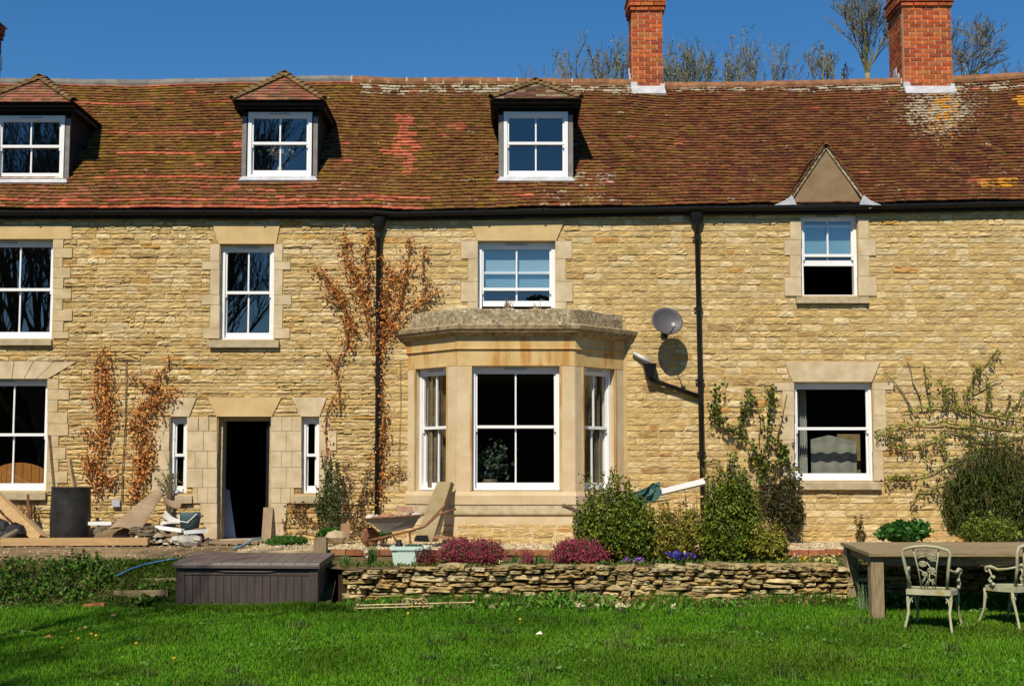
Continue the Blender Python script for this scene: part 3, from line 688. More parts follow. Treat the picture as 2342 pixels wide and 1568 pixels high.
# ------------------------------------------------------------------ roof
roofm = MB()
DORM = []    # (xl, xr, Ydoor, yeave px, apex px, frame px)
for xl, xr, yb, xf0, xf1, yf0, yf1, ye_, xap, yap in ((-22, 160, 412, -8, 147, 265, 410, 240, 90, 168), (553, 727, 409, 567, 713, 257, 404, 235, 652, 160), (1140, 1311, 411, 1152, 1299, 256, 405, 232, 1226, 177)):
    t = roof_t((xl+xr)/2, yb); Yd = YE+t*(YR-YE)-.02
    X0, X1 = P(xl, 320, Yd).x, P(xr, 320, Yd).x; zev = P(xap, ye_, Yd-.25).z
    tb = t
    while RP((X0+X1)/2, tb).z < zev and tb < .98: tb += .005
    DORM.append(dict(x0=X0, x1=X1, Y=Yd, t0=t, t1=tb, zb=RP((X0+X1)/2, t).z, ze=zev, f=(P(xf0, 330, Yd).x, P(xf1, 330, Yd).x, P(xap, yf1, Yd).z, P(xap, yf0, Yd).z), xap=xap, yap=yap))
holes = [(D['x0']+.03, D['x1']-.03, D['t0']-.0, D['t1']-.02) for D in DORM]
gx = sorted(set([XL-.05+(XR-XL+.1)*i/70 for i in range(71)]+[h[k] for h in holes for k in (0, 1)])); gt = sorted(set([i/12 for i in range(13)]+[h[k] for h in holes for k in (2, 3)]))
def off(p, d=.02): return p+Vector((0, .67*d, -.74*d))
idx = {}
for x in gx:
    for t in gt:
        p = RP(x, t); idx[(x, t)] = len(roofm.v); roofm.v += [tuple(off(p, .01)), tuple(off(p, .08))]; roofm.t += [(1, 1, 1)]*2
for a, b_ in zip(gx[:-1], gx[1:]):
    for c, d_ in zip(gt[:-1], gt[1:]):
        if any(h[0] <= (a+b_)/2 <= h[1] and h[2] <= (c+d_)/2 <= h[3] for h in holes): continue
        i, j, k, l = idx[(a, c)], idx[(b_, c)], idx[(b_, d_)], idx[(a, d_)]
        roofm.f += [(i, j, k, l), (i+1, l+1, k+1, j+1)]
# far slope
for a, b_ in zip(gx[:-1], gx[1:]):
    p, q = RP(a, 1), RP(b_, 1); roofm.add([p, q, (q.x, 28.5, ze(b_)), (p.x, 28.5, ze(a))], [(0, 1, 2, 3)])
roof = roofm.build('roof', 'dark', house)
def tile_t(nx=2, warp=.004):
    vs = []; fs = []; W = nx+1
    for j, (y, zt_) in enumerate(((0, .013), (.175, .012))):
        for i in range(W):
            x = i/nx-.5; vs.append((x, y, zt_+warp*(1-4*x*x)*(1 if j == 0 else .6)))
    for j in range(2):
        for i in range(W):
            x = i/nx-.5; vs.append((x, .175*j, warp*(1-4*x*x)*(1 if j == 0 else .6)-.0))
    for i in range(nx): fs += [(i, i+1, W+i+1, W+i), (2*W+i, 2*W+i+1, i+1, i), (3*W+i, 3*W+i+1, 2*W+i+1, 2*W+i)]
    fs += [(2*W, 0, W, 3*W), (2*W+nx, 3*W+nx, W+nx, nx)]
    return vs, fs
TT = [tile_t(2, .002), tile_t(2, .005), tile_t(2, .0)]
NROW = 44
PITCH = math.atan2(zr(0)-ze(0), YR-YE)
def tile_rot(x, t, dl=.15, yaw=0):
    dzdx = ((ze(x+.1)*(1-t)+zr(x+.1)*t)-(ze(x-.1)*(1-t)+zr(x-.1)*t))/.2
    a = math.atan2(zr(x)-ze(x), YR-YE)-dl
    X = Vector((1, 0, dzdx)).normalized(); Y = Vector((0, math.cos(a), math.sin(a))); Y = (Y-X*Y.dot(X)).normalized(); Z = X.cross(Y)
    if yaw: X, Y = X*math.cos(yaw)+Y*math.sin(yaw), Y*math.cos(yaw)-X*math.sin(yaw)
    return np.array([list(X), list(Y), list(Z)]).T
def px_of(p):
    d = p-EYE; c = d.y*CP+d.z*SP; return CX+F*d.x/c, CY-F*(d.z*CP-d.y*SP)/c
RED = [(.42, .105, .055), (.38, .115, .058), (.45, .13, .07), (.36, .095, .05)]
OLV = [(.165, .086, .024), (.15, .078, .023), (.185, .096, .028), (.14, .078, .018), (.195, .09, .030), (.20, .115, .022)]
BRN = [(.185, .075, .030), (.165, .074, .026), (.20, .085, .033), (.155, .062, .027), (.175, .088, .025)]
PUR = [(.165, .055, .026), (.145, .050, .025), (.185, .066, .028), (.13, .052, .024), (.16, .075, .024), (.12, .043, .025)]
redrows = [(197, -200, 820, .95), (234, 155, 430, .95), (234, 440, 540, .8), (304, 250, 600, 1), (352, 270, 600, .97), (409, 225, 600, 1), (465, -200, 900, .85), (523, 60, 880, 1), (457, 820, 990, .95), (519, 880, 980, 1)]
def tile_col(px, py, row):
    mixn = float(vnoise(px/160, py/70, 3)); fine = R.random(); lw = ly = 0.0
    if px < 830:
        c = R.choice(OLV) if fine < .42+.6*(mixn-.25) else R.choice(BRN)
        if py > 425 and fine < .5: c = R.choice([(.26, .10, .05), (.24, .10, .045), (.2, .09, .035)])
        lw = .12 if R.random() < .3 else 0
    elif px < 1540:
        c = R.choice(BRN+BRN+OLV) if px < 1130 or fine < .4 else R.choice(PUR+BRN)
        lw = .2 if R.random() < .3 else 0
    else:
        c = R.choice(PUR) if fine < .75+.3*(mixn-.5) else R.choice(BRN)
        lw = .12 if R.random() < .3 else 0
    row_y = round(py/7.9)
    for ry, a, b_, pr in redrows:
        if row == REDROW[ry] and a < px < b_ and R.random() < pr: c = R.choice(RED)
    for cx_, cy_, rx_, ry_, pr in ((925, 300, 22, 30, .8), (905, 350, 30, 12, .6), (935, 350, 18, 45, .6), (1048, 300, 16, 14, .6), (560, 350, 18, 16, .7), (650, 455, 60, 14, .25), (1190, 455, 45, 12, .3)):
        if abs(px-cx_) < rx_ and abs(py-cy_) < ry_ and R.random() < pr: c = R.choice(RED)
    if R.random() < .007: c = R.choice(RED)
    if R.random() < .045: lw = R.uniform(.25, .5)
    d = math.exp(-((py-210)/17)**2)
    if 830 < px < 1480: lw = max(lw, R.uniform(.35, 1.05)*d)
    if px > 1540: lw = max(lw, R.uniform(.3, 1)*math.exp(-((py-207)/12)**2))
    if 1230 < px < 1420 and py > 400: lw = max(lw, R.uniform(0, .6))
    lx = (px-2150)/(100+.25*max(0, 330-py)); l2 = (py-262)/78
    e_ = math.exp(-(lx*lx+l2*l2)*1.0)
    lw = max(lw, min(1, .74*e_**.8*R.uniform(.8, 1.15))); ly = max(ly, .72*e_**.5*math.exp(-((px-2165)/60)**2)*R.uniform(.7, 1.1))
    if px > 2130 and 380 < py < 440: lw = max(lw, R.uniform(0, .45))
    if math.hypot((px-2280)/46, (py-425)/13) < 1: ly = R.uniform(.45, .95)
    if math.hypot((px-2337)/18, (py-238)/12) < 1: ly = 1
    if px > 1540 and py < 190: ly = R.uniform(0, .5)
    k = R.uniform(.85, 1.14)*(.77+.30*float(vnoise(px/50, py/200, 8))); return tuple(min(.8, q*k) for q in c)+(min(1, lw), min(1, ly))
REDROW = {y: int(round(roof_t(600, y)*NROW-.5)) for y in set(q[0] for q in redrows)}
sp = []
for r in range(NROW):
    t = (r+.0)/NROW; x = XL-.1+R.uniform(-.08, .0)+(.082 if r % 2 else 0)
    ph = R.uniform(0, 6)
    while x < XR+.1:
        wdt = R.uniform(.158, .170); xc = x+wdt/2; tt = t+.0014*math.sin(xc*1.7+ph)+R.uniform(-.0008, .0008)
        if not any(h[0]-.02 < xc < h[1]+.02 and h[2]-.005 < tt < h[3]-.01 for h in holes):
            p = RP(xc, max(tt, -.004)); q = tile_rot(xc, t, .20+R.uniform(-.01, .015), R.uniform(-.006, .006)); px, py = px_of(p)
            loc = p+Vector(q[:, 2].tolist())*(.036+R.uniform(-.002, .003))
            sp.append((tuple(loc), q, (wdt-.004, 1, 1), tile_col(px, py, r), R.randrange(3)))
        x += wdt
def tkey(s):
    px, py = px_of(Vector(s[0])); return (1 if 20 < px < 2320 else 0)*(10-s[0][1]*.2+R.random()*.1)-s[0][1]*.3
emit(sp, TT, 300, 'tile', 'roof_tiling', 'tile', roof, size=tkey)
# ridge tiles
def ridge_tile(p0, p1, r, m, parent, name='ridge_tile', flare=1.0, nseg=6, half=math.pi*.62):
    b = MB(); p0, p1 = Vector(p0), Vector(p1); d = (p1-p0).normalized(); u = Vector((0, 0, 1)); u = (u-d*u.dot(d)).normalized(); s_ = d.cross(u)
    vs = []
    for p, rr in ((p0, r*flare), (p1, r)):
        for q in (rr, rr-.014):
            for k in range(nseg+1):
                a = -half+2*half*k/nseg; vs.append(p+s_*math.sin(a)*q+u*math.cos(a)*q)
    W = nseg+1; fs = []
    for k in range(nseg):
        fs += [(k, k+1, 2*W+k+1, 2*W+k), (W+k, 3*W+k, 3*W+k+1, W+k+1), (k, W+k, W+k+1, k+1), (2*W+k, 2*W+k+1, 3*W+k+1, 3*W+k)]
    fs += [(0, 2*W, 3*W, W), (nseg, W+nseg, 3*W+nseg, 2*W+nseg)]
    b.add(vs, fs); return b.build(name, m, parent)
x = XL; i = 0
xswitch = P(790, 175, YR).x
while x < XR:
    L = .42 if x < xswitch else .33; x2 = min(x+L, XR)
    ridge_tile((x2+.012, YR, zr(x2)-.055+R.uniform(-.008, .008)), (x, YR, zr(x)-.055), .135, 'ridgegrey' if x < xswitch else 'ridgered', roof, flare=1.0 if x < xswitch else 1.03)
    if xswitch < x < 1.2: ridge_tile((x+.014, YR, zr(x)-.055), (x-.014, YR, zr(x)-.055), .139, 'sill', roof, 'mortar_joint')
    x = x2
# ------------------------------------------------------------------ dormers
def plane_tiles(o, r, s, rows, widthf, gauge, specs, colf, start=0):
    """tiles on the plane through o with unit right r and unit up-slope s"""
    o, r, s = Vector(o), Vector(r), Vector(s); nn = r.cross(s)
    for j in range(rows):
        u0, u1 = widthf(j*gauge+.05); u = u0
        if u1-u0 < .04: continue
        k = max(1, round((u1-u0)/.165)); wv = (u1-u0)/k; sh_ = (.5 if j % 2 else 0)
        edges = [u0]+[u0+wv*(i+sh_) for i in range(0 if sh_ else 1, k)]+[u1]
        for a, b_ in zip(edges[:-1], edges[1:]):
            if b_-a < .02: continue
            dl = .15; Y = s*math.cos(dl)-nn*math.sin(dl); Z = r.cross(Y)
            p = o+r*((a+b_)/2)+s*(j*gauge)+nn*.026
            specs.append((tuple(p), np.array([list(r), list(Y), list(Z)]).T, (b_-a-.003, .95, 1), colf(), R.randrange(3)))
for D in DORM:
    x0, x1, Y, ze_ = D['x0'], D['x1'], D['Y'], D['ze']; xc = (x0+x1)/2; zb = D['zb']; f = D['f']
    b = MB()
    yb_ = Y
    def roofY(x, z):
        t = (z-ze(x))/(zr(x)-ze(x)); return YE+t*(YR-YE)
    for xa, xb in ((x0, x0+.05), (x1-.05, x1)):          # tarred cheeks
        zt_ = ze_+.02; zl = zb-.05
        b.prism([(xa, Y+.03, zl), (xa, roofY(xa, zl)+.1, zl), (xa, roofY(xa, zt_)+.12, zt_), (xa, Y+.03, zt_)], (xb-xa, 0, 0))
    b.box(x0+.003, x1-.003, Y+.03, Y+.10, f[3]+.0, ze_+.03)              # head board
    b.box(x0+.055, f[0], Y+.035, Y+.12, zb, f[3]); b.box(f[1], x1-.055, Y+.035, Y+.12, zb, f[3])
    b.box(x0-.08, x1+.08, Y-.10, Y-.06, ze_-.055, ze_+.0); b.box(x0-.11, x1+.11, Y-.22, Y+.05, ze_-.004, ze_+.012)   # fascia and soffit
    yend = roofY(x1, ze_)+.15
    b.box(x0-.11, x0-.08, Y-.09, yend, ze_-.06, ze_+.01); b.box(x1+.08, x1+.11, Y-.09, yend, ze_-.06, ze_+.01)
    b.box(x0-.08, x0, Y+.05, yend, ze_-.012, ze_+.01); b.box(x1, x1+.08, Y+.05, yend, ze_-.012, ze_+.01)
    dm = b.build('dormer', 'tar', house)
    for xa, xb in ((x0+.004, x0+.075), (x1-.075, x1-.004)):
        c = MB(); c.box(xa, xb, Y-.004, Y+.03, zb-.02, ze_-.16); c.build('corner_post', 'greyboard', dm)
    fw = frame_of((0, Y-.01, 0), (1, 0, 0), (0, 1, 0))
    window(dm, fw, f[0], f[1], f[2], f[3], name='window_frame', rail=.52, side=.058, top=.07, sub=False, vent='white' if D is DORM[2] else True, horn=True)
    # lead apron below
    c = MB(); q0 = roofY(xc, f[2]-.0); c.hexa([(x0-.02, q0-.19, f[2]-.085), (x1+.02, q0-.19, f[2]-.085), (x1+.02, q0-.16, f[2]-.125), (x0-.02, q0-.16, f[2]-.125), (x0+.03, Y-.03, f[2]+.0), (x1-.03, Y-.03, f[2]+.0), (x1-.03, Y+.06, f[2]+.0), (x0+.03, Y+.06, f[2]+.0)]); c.build('flashing', 'lead', dm)
    # hipped roof
    ov = .12; xa, xb = x0-ov, x1+ov; Yf = Y-.25; hw = (xb-xa)/2; ap_y = Yf+hw*.92
    zap = P(D['xap'], D['yap']+16, ap_y).z; xcen = P(D['xap'], D['yap'], ap_y).x; xcen = (xcen+xc)/2
    A = Vector((xcen, ap_y, zap)); FL = Vector((xa, Yf, ze_+.02)); FR = Vector((xb, Yf, ze_+.02))
    yback = roofY(xcen, zap)+.25
    c = MB(); Bk = Vector((xcen, yback, zap)); ye2 = yend+.1
    c.add([FL, FR, A, Bk, (xa, ye2, ze_+.02), (xb, ye2, ze_+.02)], [(0, 1, 2), (1, 5, 3, 2), (0, 2, 3, 4)]); c.build('dormer_roof', 'dark', dm)
    cf = lambda: tuple(q*R.uniform(.8, 1.15) for q in R.choice([(.25, .10, .06), (.22, .09, .05), (.19, .085, .045), (.28, .12, .07)]))
    if D is DORM[2]: cf = lambda: tuple(q*R.uniform(.8, 1.15) for q in R.choice([(.17, .075, .045), (.15, .07, .04), (.2, .1, .05), (.3, .25, .17)]))
    s = (A-(FL+FR)/2); s = Vector((0, s.y, s.z)); SL = s.length; s.normalize(); tl = []
    g = .1
    fx = (A.x-xa)/(xb-xa)
    plane_tiles(FL, (1, 0, 0), s, int(SL/g)+1, lambda q: ((xb-xa)*fx*q/SL, (xb-xa)-(xb-xa)*(1-fx)*q/SL), g, tl, cf)
    emit(tl, TT, 999, 'tile', 'tiling', 'tileold', dm)
    sd = []
    for sg in (1, -1):
        E0 = FR if sg > 0 else FL; top = Vector((A.x, E0.y, A.z)); s2 = (top-E0); S2 = s2.length; s2.normalize(); r2 = Vector((0, 1, 0))*sg
        lenY = ye2-Yf; run = (ap_y-Yf)
        if sg > 0: plane_tiles(E0, r2, s2, int(S2/g)+1, lambda q: (run*q/S2, lenY+(yback-ye2)*q/S2), g, sd, cf)
        else: plane_tiles(E0, r2, s2, int(S2/g)+1, lambda q: (-(lenY+(yback-ye2)*q/S2), -run*q/S2), g, sd, cf)
    emit(sd, TT, 0, 'tile', 'side_tiling', 'tileold', dm)
    for E0 in (FL, FR):
        nH = 9; 
        for k in range(nH):
            p0 = E0.lerp(A, k/nH)+Vector((0, 0, .035)); p1 = E0.lerp(A, (k+1.25)/nH)+Vector((0, 0, .015))
            ridge_tile(p0, p1, .062+R.uniform(-.006, .008), 'hip', dm, 'hip_tile', flare=1.14, nseg=4, half=math.pi*.45)
    ridge_tile(A+Vector((0, -.09, .0)), A+Vector((0, .35, .0)), .10, 'hip', dm, 'ridge_tile', nseg=4)
    ridge_tile(A+Vector((0, .33, .0)), Bk, .10, 'hip', dm, 'ridge_tile', nseg=4)
    for xx, sg in ((x0-.12, -1), (x1+.12, 1)):
        yy = roofY(xx, ze_-.02); c = MB(); c.prism([(xx, yy-.1, ze_-.1), (xx+sg*.13, yy-.08, ze_-.09), (xx+sg*.03, yy+.06, ze_+.02)], (0, .02, .02)); c.build('flashing', 'lead', dm)
# ------------------------------------------------------------------ little gable above the right window
gy = 21.85; ga_ = P(1888, 337, gy+.0); gl, gr = P(1806, 470, gy), P(1979, 469, gy); xg = ga_.x
b = MB(); zb = gl.z-.02; b.prism([(gl.x, gy, zb), (gr.x, gy, zb), (xg+.02, gy, ga_.z-.03), (xg-.02, gy, ga_.z-.03)], (0, .25, 0)); gb = b.build('gablet', 'render', house)
for sg, E in ((-1, gl), (1, gr)):
    s = (Vector((xg, gy, ga_.z+.02))-Vector((E.x+sg*.09, gy, zb-.02))); S = s.length; s.normalize(); base = Vector((E.x+sg*.09, gy, zb-.02))
    c = MB(); c.beam(base+Vector((0, .0, 0)), base+s*S, .06, .05, up=(0, 1, 0)); c.build('verge', 'oldstone', gb)
    back = 1.9
    c = MB(); tp = base+s*S; c.prism([base, tp, tp+Vector((0, back, 0)), base+Vector((0, .3, 0))], (sg*.012, 0, .012)); c.build('gablet_roof', 'dark', gb)
    tl = []
    cf = lambda: tuple(q*R.uniform(.8, 1.15) for q in R.choice(PUR+BRN))
    n_ = int(S/.1)
    if sg > 0: plane_tiles(base+Vector((0, -.05, .01)), (0, 1, 0), s, n_, lambda q: (0, .35+back*q/S), .1, tl, cf)
    else: plane_tiles(base+Vector((0, -.05, .01)), (0, -1, 0), s, n_, lambda q: (-(.35+back*q/S), 0), .1, tl, cf)
    emit(tl, TT, 24, 'tile', 'tiling', 'tileold', gb)
    c = MB(); e0 = base+Vector((sg*.05, -.05, .045)); c.prism([e0+Vector((-sg*.24, 0, .0)), e0+Vector((sg*.10, 0, -.01)), e0+Vector((-sg*.06, .0, .06)), e0+Vector((-sg*.17, .0, .15))], (0, .02, .01)); c.build('flashing', 'lead', gb)
ridge_tile((xg, gy-.07, ga_.z-.02), (xg, gy+1.9, ga_.z-.02), .08, 'ridgered', gb, nseg=4)
# ------------------------------------------------------------------ chimneys
def brick_t():
    b = MB(); g = .04; b.box(-.5, .5, -.5, .5, -.5, .5)
    return [tuple(v) for v in b.v], b.f
BT = [brick_t()]
BRK = [(.46, .10, .028), (.42, .085, .025), (.50, .125, .033), (.38, .075, .025), (.52, .15, .045), (.30, .06, .025), (.47, .13, .05)]
def chimney(xl, xr, ybase, ytop_px, Yf, depth, label=None, capat=None, courses=.078, nobj=300):
    X0, X1 = P(xl, ybase, Yf).x, P(xr, ybase, Yf).x; zt_ = P((xl+xr)/2, ytop_px, Yf).z; zb = P((xl+xr)/2, ybase, Yf).z
    b = MB(); b.box(X0+.003, X1-.003, Yf+.003, Yf+depth-.003, zb-.6, zt_); ch = b.build('chimney', 'brickmortar', house)
    if label: ch['label'] = label
    sp1 = []; sp2 = []
    zc = P((xl+xr)/2, capat, Yf).z if capat else 99; z = zb-.02; j = 0
    while z < zt_-.03:
        e = 0
        if z > zc-.03: e = .035 if z < zc+.035 else (.06 if z < zc+.26 else .03)
        def row(length, place, lst, start):
            u = 0; first = True
            while u < length-.01:
                L = (.1125 if (j % 2) else .225) if first else .225
                first = False
                L = min(L, length-u)
                if length-(u+L) < .06: L = length-u
                c = tuple(q*R.uniform(.85, 1.12) for q in R.choice(BRK)); lst.append(place(u, L)+(c, 0)); u += L
        h = courses-.015
        row(X1-X0+2*e, lambda u, L: ((X0-e+u+L/2, Yf-e+.05+R.uniform(-.002, .002), z+courses/2), I3, (L-.014, .11, h)), sp1, 0)
        Rz = np.array([[0, -1, 0], [1, 0, 0], [0, 0, 1.]])
        for xx, lst in ((X0-e+.05, sp2), (X1+e-.05, sp2)):
            row(depth-.10+e, lambda u, L: ((xx+R.uniform(-.002, .002), Yf+.106+u+L/2-e, z+courses/2), Rz, (L-.014, .11, h)), lst, 0)
        z += courses; j += 1
    emit(sp1+sp2, BT, nobj, 'brick', 'brickwork', 'brick', ch, size=lambda q: -q[0][1])
    if zc < 90:
        c = MB(); c.box(X0-.085, X1+.085, Yf-.085, Yf+depth+.085, zc+.26, zc+.275); c.build('oversailing_course', 'brickmortar', ch)
    # lead flashing
    c = MB(); c.hexa([(X0-.03, Yf-.19, zb-.10), (X1+.03, Yf-.19, zb-.10), (X1+.03, Yf-.15, zb-.18), (X0-.03, Yf-.15, zb-.18), (X0-.012, Yf-.03, zb+.075), (X1+.012, Yf-.03, zb+.075), (X1+.012, Yf+.0, zb+.075), (X0-.012, Yf+.0, zb+.075)])
    for xx in (X0-.025, X1+.005):
        for k in range(4):
            y0 = Yf-.03+k*.16; z0 = zb-.02+k*.145; c.box(xx, xx+.02, y0, y0+.18, z0-.12, z0+.13)
    c.box(X0-.025, X0+.09, Yf-.028, Yf-.01, zb, zb+.15); c.box(X1-.05, X1+.025, Yf-.028, Yf-.01, zb, zb+.12)
    c.build('flashing', 'lead', ch); return ch
def roofY_px(px, py):
    t = roof_t(px, py); return YE+t*(YR-YE)
yf = roofY_px(1482, 207); chimney(1446, 1517, 207, -40, yf, .62, 'narrow red brick chimney stack', capat=26)
yf = roofY_px(2122, 207); chimney(2069, 2180, 207, -40, yf, .95, 'wide red brick chimney stack', capat=12)
yf = 24.9; chimney(-146, -29, 175, 48, yf, .62, 'dark chimney stack at the edge of the roof', capat=72, nobj=0)
# ------------------------------------------------------------------ ground
def sheet(name, m, xs, ys, zf):
    xs = np.asarray(xs); ys = np.asarray(ys); X, Y = np.meshgrid(xs, ys); Z = zf(X, Y)
    V = np.stack([X, Y, Z], -1).reshape(-1, 3); n, k = len(ys), len(xs); i = np.arange((n-1)*k).reshape(n-1, k)[:, :-1].ravel()
    return struct(np_mesh(name, V, np.stack([i, i+1, i+k+1, i+k], 1), m, None, smooth=True))
YB = 17.55      # foot of the dry stone wall
def lawn_h(X, Y): return -SLOPE*(17.5-Y)+.035*(vnoise(X*.6, Y*.6, 1)-.5)+.02*(vnoise(X*2, Y*2, 2)-.5)
sheet('lawn', 'lawn', np.linspace(-16, 16, 130), np.linspace(-14, 18.0, 130), lawn_h)
sheet('field', 'lawn', np.linspace(-400, 400, 9), np.array([-400, -60, -14.5, -14, 20, 30, 60, 400]), lambda X, Y: np.where(Y < 15, np.maximum(-SLOPE*(17.5-Y), -2.3)-.03, np.where(Y < 25, .0, .3)))
def bank_h(X, Y):
    f = np.clip((Y-17.15)/(18.25-17.15), 0, 1); return .5*f*f*(3-2*f)*.55+.5*f*.45-.02+np.clip((Y-18.25)*.1, 0, .1)-.03*(Y > 18.4)+.04*(vnoise(X*1.7, Y*1.7, 4)-.5)+.025*(vnoise(X*5, Y*5, 5)-.5)
XB = P(748, 1330, 17.7).x
sheet('bank', 'bank', np.linspace(-16, XB+.1, 110), np.linspace(17.1, 19.0, 30), bank_h)
sheet('flower_bed', 'bed', np.linspace(XB-.05, 16, 120), np.linspace(17.62, 18.95, 14), lambda X, Y: .43+.075*(Y-17.6)/1.3+.03*(vnoise(X*3, Y*3, 6)-.5))
def terr_h(X, Y): return np.where(Y < 18.94, .3, .585)+.02*(vnoise(X*2.5, Y*2.5, 7)-.5)+.012*(vnoise(X*9, Y*9, 8)-.5)
xp = P(560, 1250, 19.5).x
sheet('dirt_path', 'path', np.linspace(-16, xp, 120), np.array([18.15, 18.3, 18.5, 18.7, 18.9, 19, 19.3, 19.6, 19.9, 20.2, 20.5, 20.8, 21.1, 21.4, 21.7, 22.05]), lambda X, Y: .49+.095*np.clip((Y-18.2)/1.8, 0, 1)-.04*(Y < 18.2)+.02*(vnoise(X*2.5, Y*2.5, 7)-.5)+.012*(vnoise(X*9, Y*9, 8)-.5))
sheet('terrace', 'gravel', np.linspace(xp, 16, 150), np.array([18.93, 18.95, 19.2, 19.6, 19.9, 20.2, 20.5, 20.8, 21.1, 21.4, 21.7, 22.05]), terr_h)
# pebbles
def pebbles(name, n, x0, x1, y0, y1, zf, smin, smax, cols, m='tinted'):
    X = NR.uniform(x0, x1, n); Y = NR.uniform(y0, y1, n); Z = zf(X, Y); S = NR.uniform(smin, smax, n)
    O = np.array([[1, 0, 0], [-.5, .87, 0], [-.5, -.87, 0], [0, 0, .8], [.45, .6, .35]]); V = []
    a = NR.uniform(0, 6.3, n); ca, sa = np.cos(a), np.sin(a)
    B = O[None]*S[:, None, None]*NR.uniform(.7, 1.3, (n, 5, 1)); Vx = B[..., 0]*ca[:, None]-B[..., 1]*sa[:, None]; Vy = B[..., 0]*sa[:, None]+B[..., 1]*ca[:, None]
    V = np.stack([Vx+X[:, None], Vy+Y[:, None], B[..., 2]+Z[:, None]], -1).reshape(-1, 3); k = np.arange(n)*5
    Fc = np.concatenate([np.stack([k+p, k+q, k+r], 1) for p, q, r in ((0, 4, 3), (4, 1, 3), (1, 2, 3), (2, 0, 3), (0, 1, 4))])
    o = np_mesh(name, V, Fc, m, None, np.repeat(pick(cols, n), 5, 0)); return stuff(o)
pebbles('gravel', 9000, xp, 8.4, 18.97, 21.95, terr_h, .008, .028, [(.46, .35, .2), (.55, .44, .28), (.36, .26, .14), (.6, .5, .35)])
pebbles('rubble_crumbs', 1300, -8.4, xp, 18.4, 21.95, lambda X, Y: .49+.095*np.clip((Y-18.2)/1.8, 0, 1)+0*X, .008, .03, [(.28, .2, .11), (.2, .14, .08), (.4, .31, .2)])
# ------------------------------------------------------------------ dry stone wall
def dry_t(rng):
    nx, nz = 6, 4; vs = []; fs = []
    for j in range(nz+1):
        for i in range(nx+1):
            u = i/nx*2-1; v = j/nz*2-1
            e = (abs(u)**9+abs(v)**9)**(1/9); k = 1/max(1, e/1.0) if e > 1 else 1
            x = u*k*.5*(1+(rng.random()-.5)*.12); z = v*k*.5*(1+(rng.random()-.5)*.2)
            rr = min(1, max(abs(u), abs(v))); y = -1+.6*rr**9+(rng.random()-.5)*.45
            if rr == 1: y = -.15
            vs.append((x, y, z))
    W = nx+1
    for j in range(nz):
        for i in range(nx): a = j*W+i; fs.append((a, a+1, a+W+1, a+W))
    ring = [i for i in range(W)]+[j*W+nx for j in range(1, nz+1)]+[nz*W+i for i in range(nx-1, -1, -1)]+[j*W for j in range(nz-1, 0, -1)]; k = len(vs)
    for r in ring: vs.append((vs[r][0]*.9, 1, vs[r][2]*.85))
    n = len(ring)
    for q in range(n): fs.append((ring[q], k+q, k+(q+1) % n, ring[(q+1) % n]))
    return vs, fs
DT = [dry_t(R) for _ in range(16)]
xw0 = P(752, 1335, YB).x
dw = thing('drystone_wall', 'low dry stone retaining wall holding the flower bed above the lawn', 'wall', (2.5, YB+.3, 0))
b = MB(); b.box(xw0+.1, 9.0, YB+.13, YB+.4, -.12, .36); b.build('earth_core', 'dark', dw)
DC = [(.47, .36, .165), (.40, .295, .13), (.52, .41, .21), (.34, .25, .105), (.56, .46, .26), (.45, .31, .125), (.40, .32, .16)]
sp = []; z = -.10; row = 0
rows = [.105, .085, .07, .085, .055, .075, .055, .06]
zz = z
for h in rows:
    x = xw0+R.uniform(0, .08)+(.14-.0*zz)
    while x < 8.6:
        L = R.choice((.13, .17, .2, .24, .29, .34, .42))*R.uniform(.85, 1.15); hh = h*R.uniform(.8, 1.2)
        if h > .08: L = R.uniform(.2, .45)
        if zz > .3: L = R.uniform(.15, .32)
        wob = .025*math.sin(x*1.3+zz*3)+.012*math.sin(x*4.1)
        c = R.choice(DC); k = R.uniform(.75, 1.15); c = tuple(q*k for q in c)
        if zz > .32: c = tuple(q*.78 for q in c)
        nsp = 2 if (h > .08 and R.random() < .2) else 1
        for q in range(nsp):
            hq = hh/nsp
            sp.append(((x+L/2, YB+.10+.06*(zz+.1)+R.uniform(-.025, .02), zz+wob+hq*(q+.5)), rotY(R.uniform(-.06, .06)), (L*R.uniform(.95, 1.02), R.uniform(.08, .13), hq*1.0), c, R.randrange(16)))
        x += L
    zz += h*.93
for i in range(60):       # loose cap stones
    x = xw0+.9+(8.4-xw0)*R.random()
    if R.random() < .4: x = R.uniform(2.2, 5.0)
    sp.append(((x, YB+.14+R.uniform(-.02, .06), .44+R.uniform(-.01, .02)), rotY(R.uniform(-.15, .15)), (R.uniform(.14, .28), .12, R.uniform(.06, .12)), tuple(q*.72 for q in R.choice(DC)), R.randrange(16)))
for i in range(26):       # return of the wall behind the storage box
    pass
emit(sp, DT, 300, 'stone', 'stonework', 'drystone', dw, size=lambda s: s[2][0]*s[2][2]*(1 if s[0][0] < 6.4 else .2))
